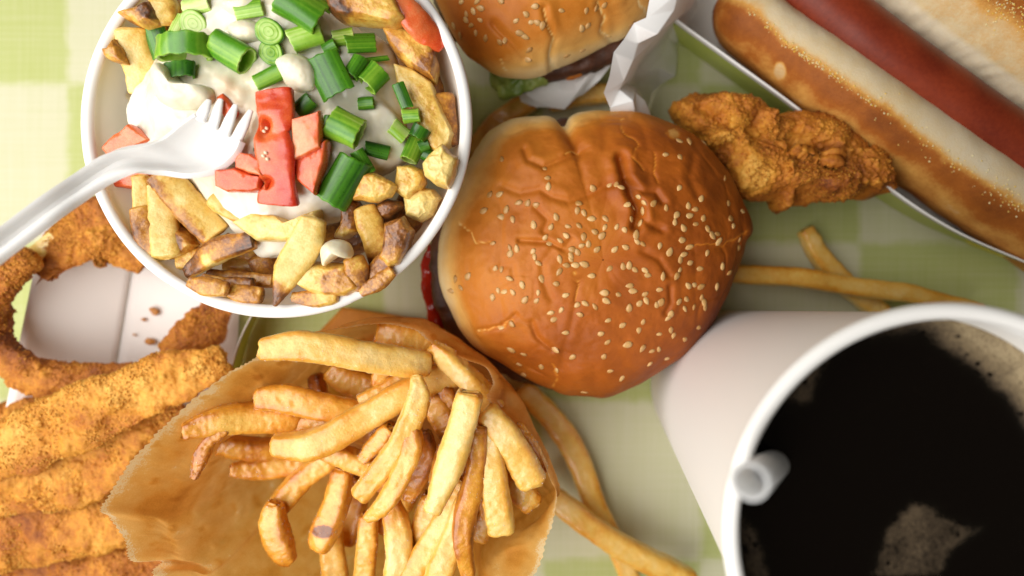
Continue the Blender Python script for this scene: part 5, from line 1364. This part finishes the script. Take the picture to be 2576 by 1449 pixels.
rr_ = np.linspace(0, rc, nr_); th_ = np.linspace(0, 2 * np.pi, na_, endpoint=False)
V = np.stack([cc[0] + rr_[:, None] * np.cos(th_), cc[1] + rr_[:, None] * np.sin(th_), np.full((nr_, na_), zc)], -1).reshape(-1, 3)
g = Geo(V, grid_faces(nr_, na_))
if g.normals()[:, 2].mean() < 0: g.Q = g.Q[:, ::-1]
def zz5(pts): return [(1572.5 + x * .5009, 723.3 + y * .5009) for x, y in pts]
p = to_px(V) + 7 * np.stack([fbm(V, 1.6, 901, 3), fbm(V, 1.6, 905, 3)], -1)
black = zz5([(560, 1120), (600, 900), (690, 790), (780, 650), (960, 595), (1030, 430), (1130, 325), (1300, 282), (1500, 290), (1640, 372), (1780, 480), (1960, 700), (2080, 1000), (2100, 1400), (2000, 1700), (900, 1700), (760, 1449), (700, 1230), (620, 1100)])
patch = zz5([(1180, 1480), (1235, 1330), (1290, 1200), (1372, 1095), (1430, 1050), (1560, 1062), (1620, 1122), (1740, 1172), (1860, 1192), (1740, 1300), (1660, 1340), (1600, 1480)])  # lighter patch on the surface, toned on the same ramp as the foam
db = seg_dist(p, black + black[:1]); dp = seg_dist(p, patch + patch[:1])
sb = np.where(inside(p, black), -db, db); sp = np.where(inside(p, patch), dp, -dp)
bright = smooth(p[:, 0], 2000, 2500) * .40
foam = smooth(sb, -22, 40) * (.46 + bright * smooth(sb, 10, 90)) + smooth(sp, -14, 34) * .50
bub, bid, _ = worley(V, 4.5, 930)
foam = foam - .6 * smooth(-bub, -.24, -.10) * (bid > .55)
g.attr['foam'] = np.clip(foam + .06 * fbm(V, 2.5, 940, 2) * (foam > .2), 0, 1)
obj('coffee', g, M['coffee'], label='black coffee with tan foam and a lighter patch filling the cup', cat='coffee')
# hollow stirring straw leaning on the rim
A, B = W(1962, 1158, 9.8), W(1886, 1212, 14.2)
ax = B - A; Ls = np.linalg.norm(ax); ax /= Ls
e1 = np.cross(ax, [0, 0, 1]); e1 /= np.linalg.norm(e1); e2 = np.cross(ax, e1)
th = np.linspace(0, 2 * np.pi, 40, endpoint=False)
ring_ = np.cos(th)[:, None] * e1 + np.sin(th)[:, None] * e2
prof_s = [(.30, 0), (.30, Ls * .5), (.30, Ls - .02), (.285, Ls), (.25, Ls), (.235, Ls - .02), (.235, Ls * .5), (.235, 0)]
V = np.concatenate([A + ax * l + ring_ * r for r, l in prof_s])
g = Geo(V, grid_faces(len(prof_s), 40, True, True)); g.attr['t'] = np.zeros(len(V))
cenv = np.concatenate([np.repeat((A + ax * l)[None], 40, 0) for r, l in prof_s[:2]])
if ((V[:80] - cenv) * g.normals()[:80]).sum() < 0: g.Q = g.Q[:, ::-1]
obj('stirring_straw', g, M['straw'], label='white hollow stirring straw leaning on the coffee cup rim', cat='straw')

for o in scene.objects:
    if '_w' in o: del o['_w']
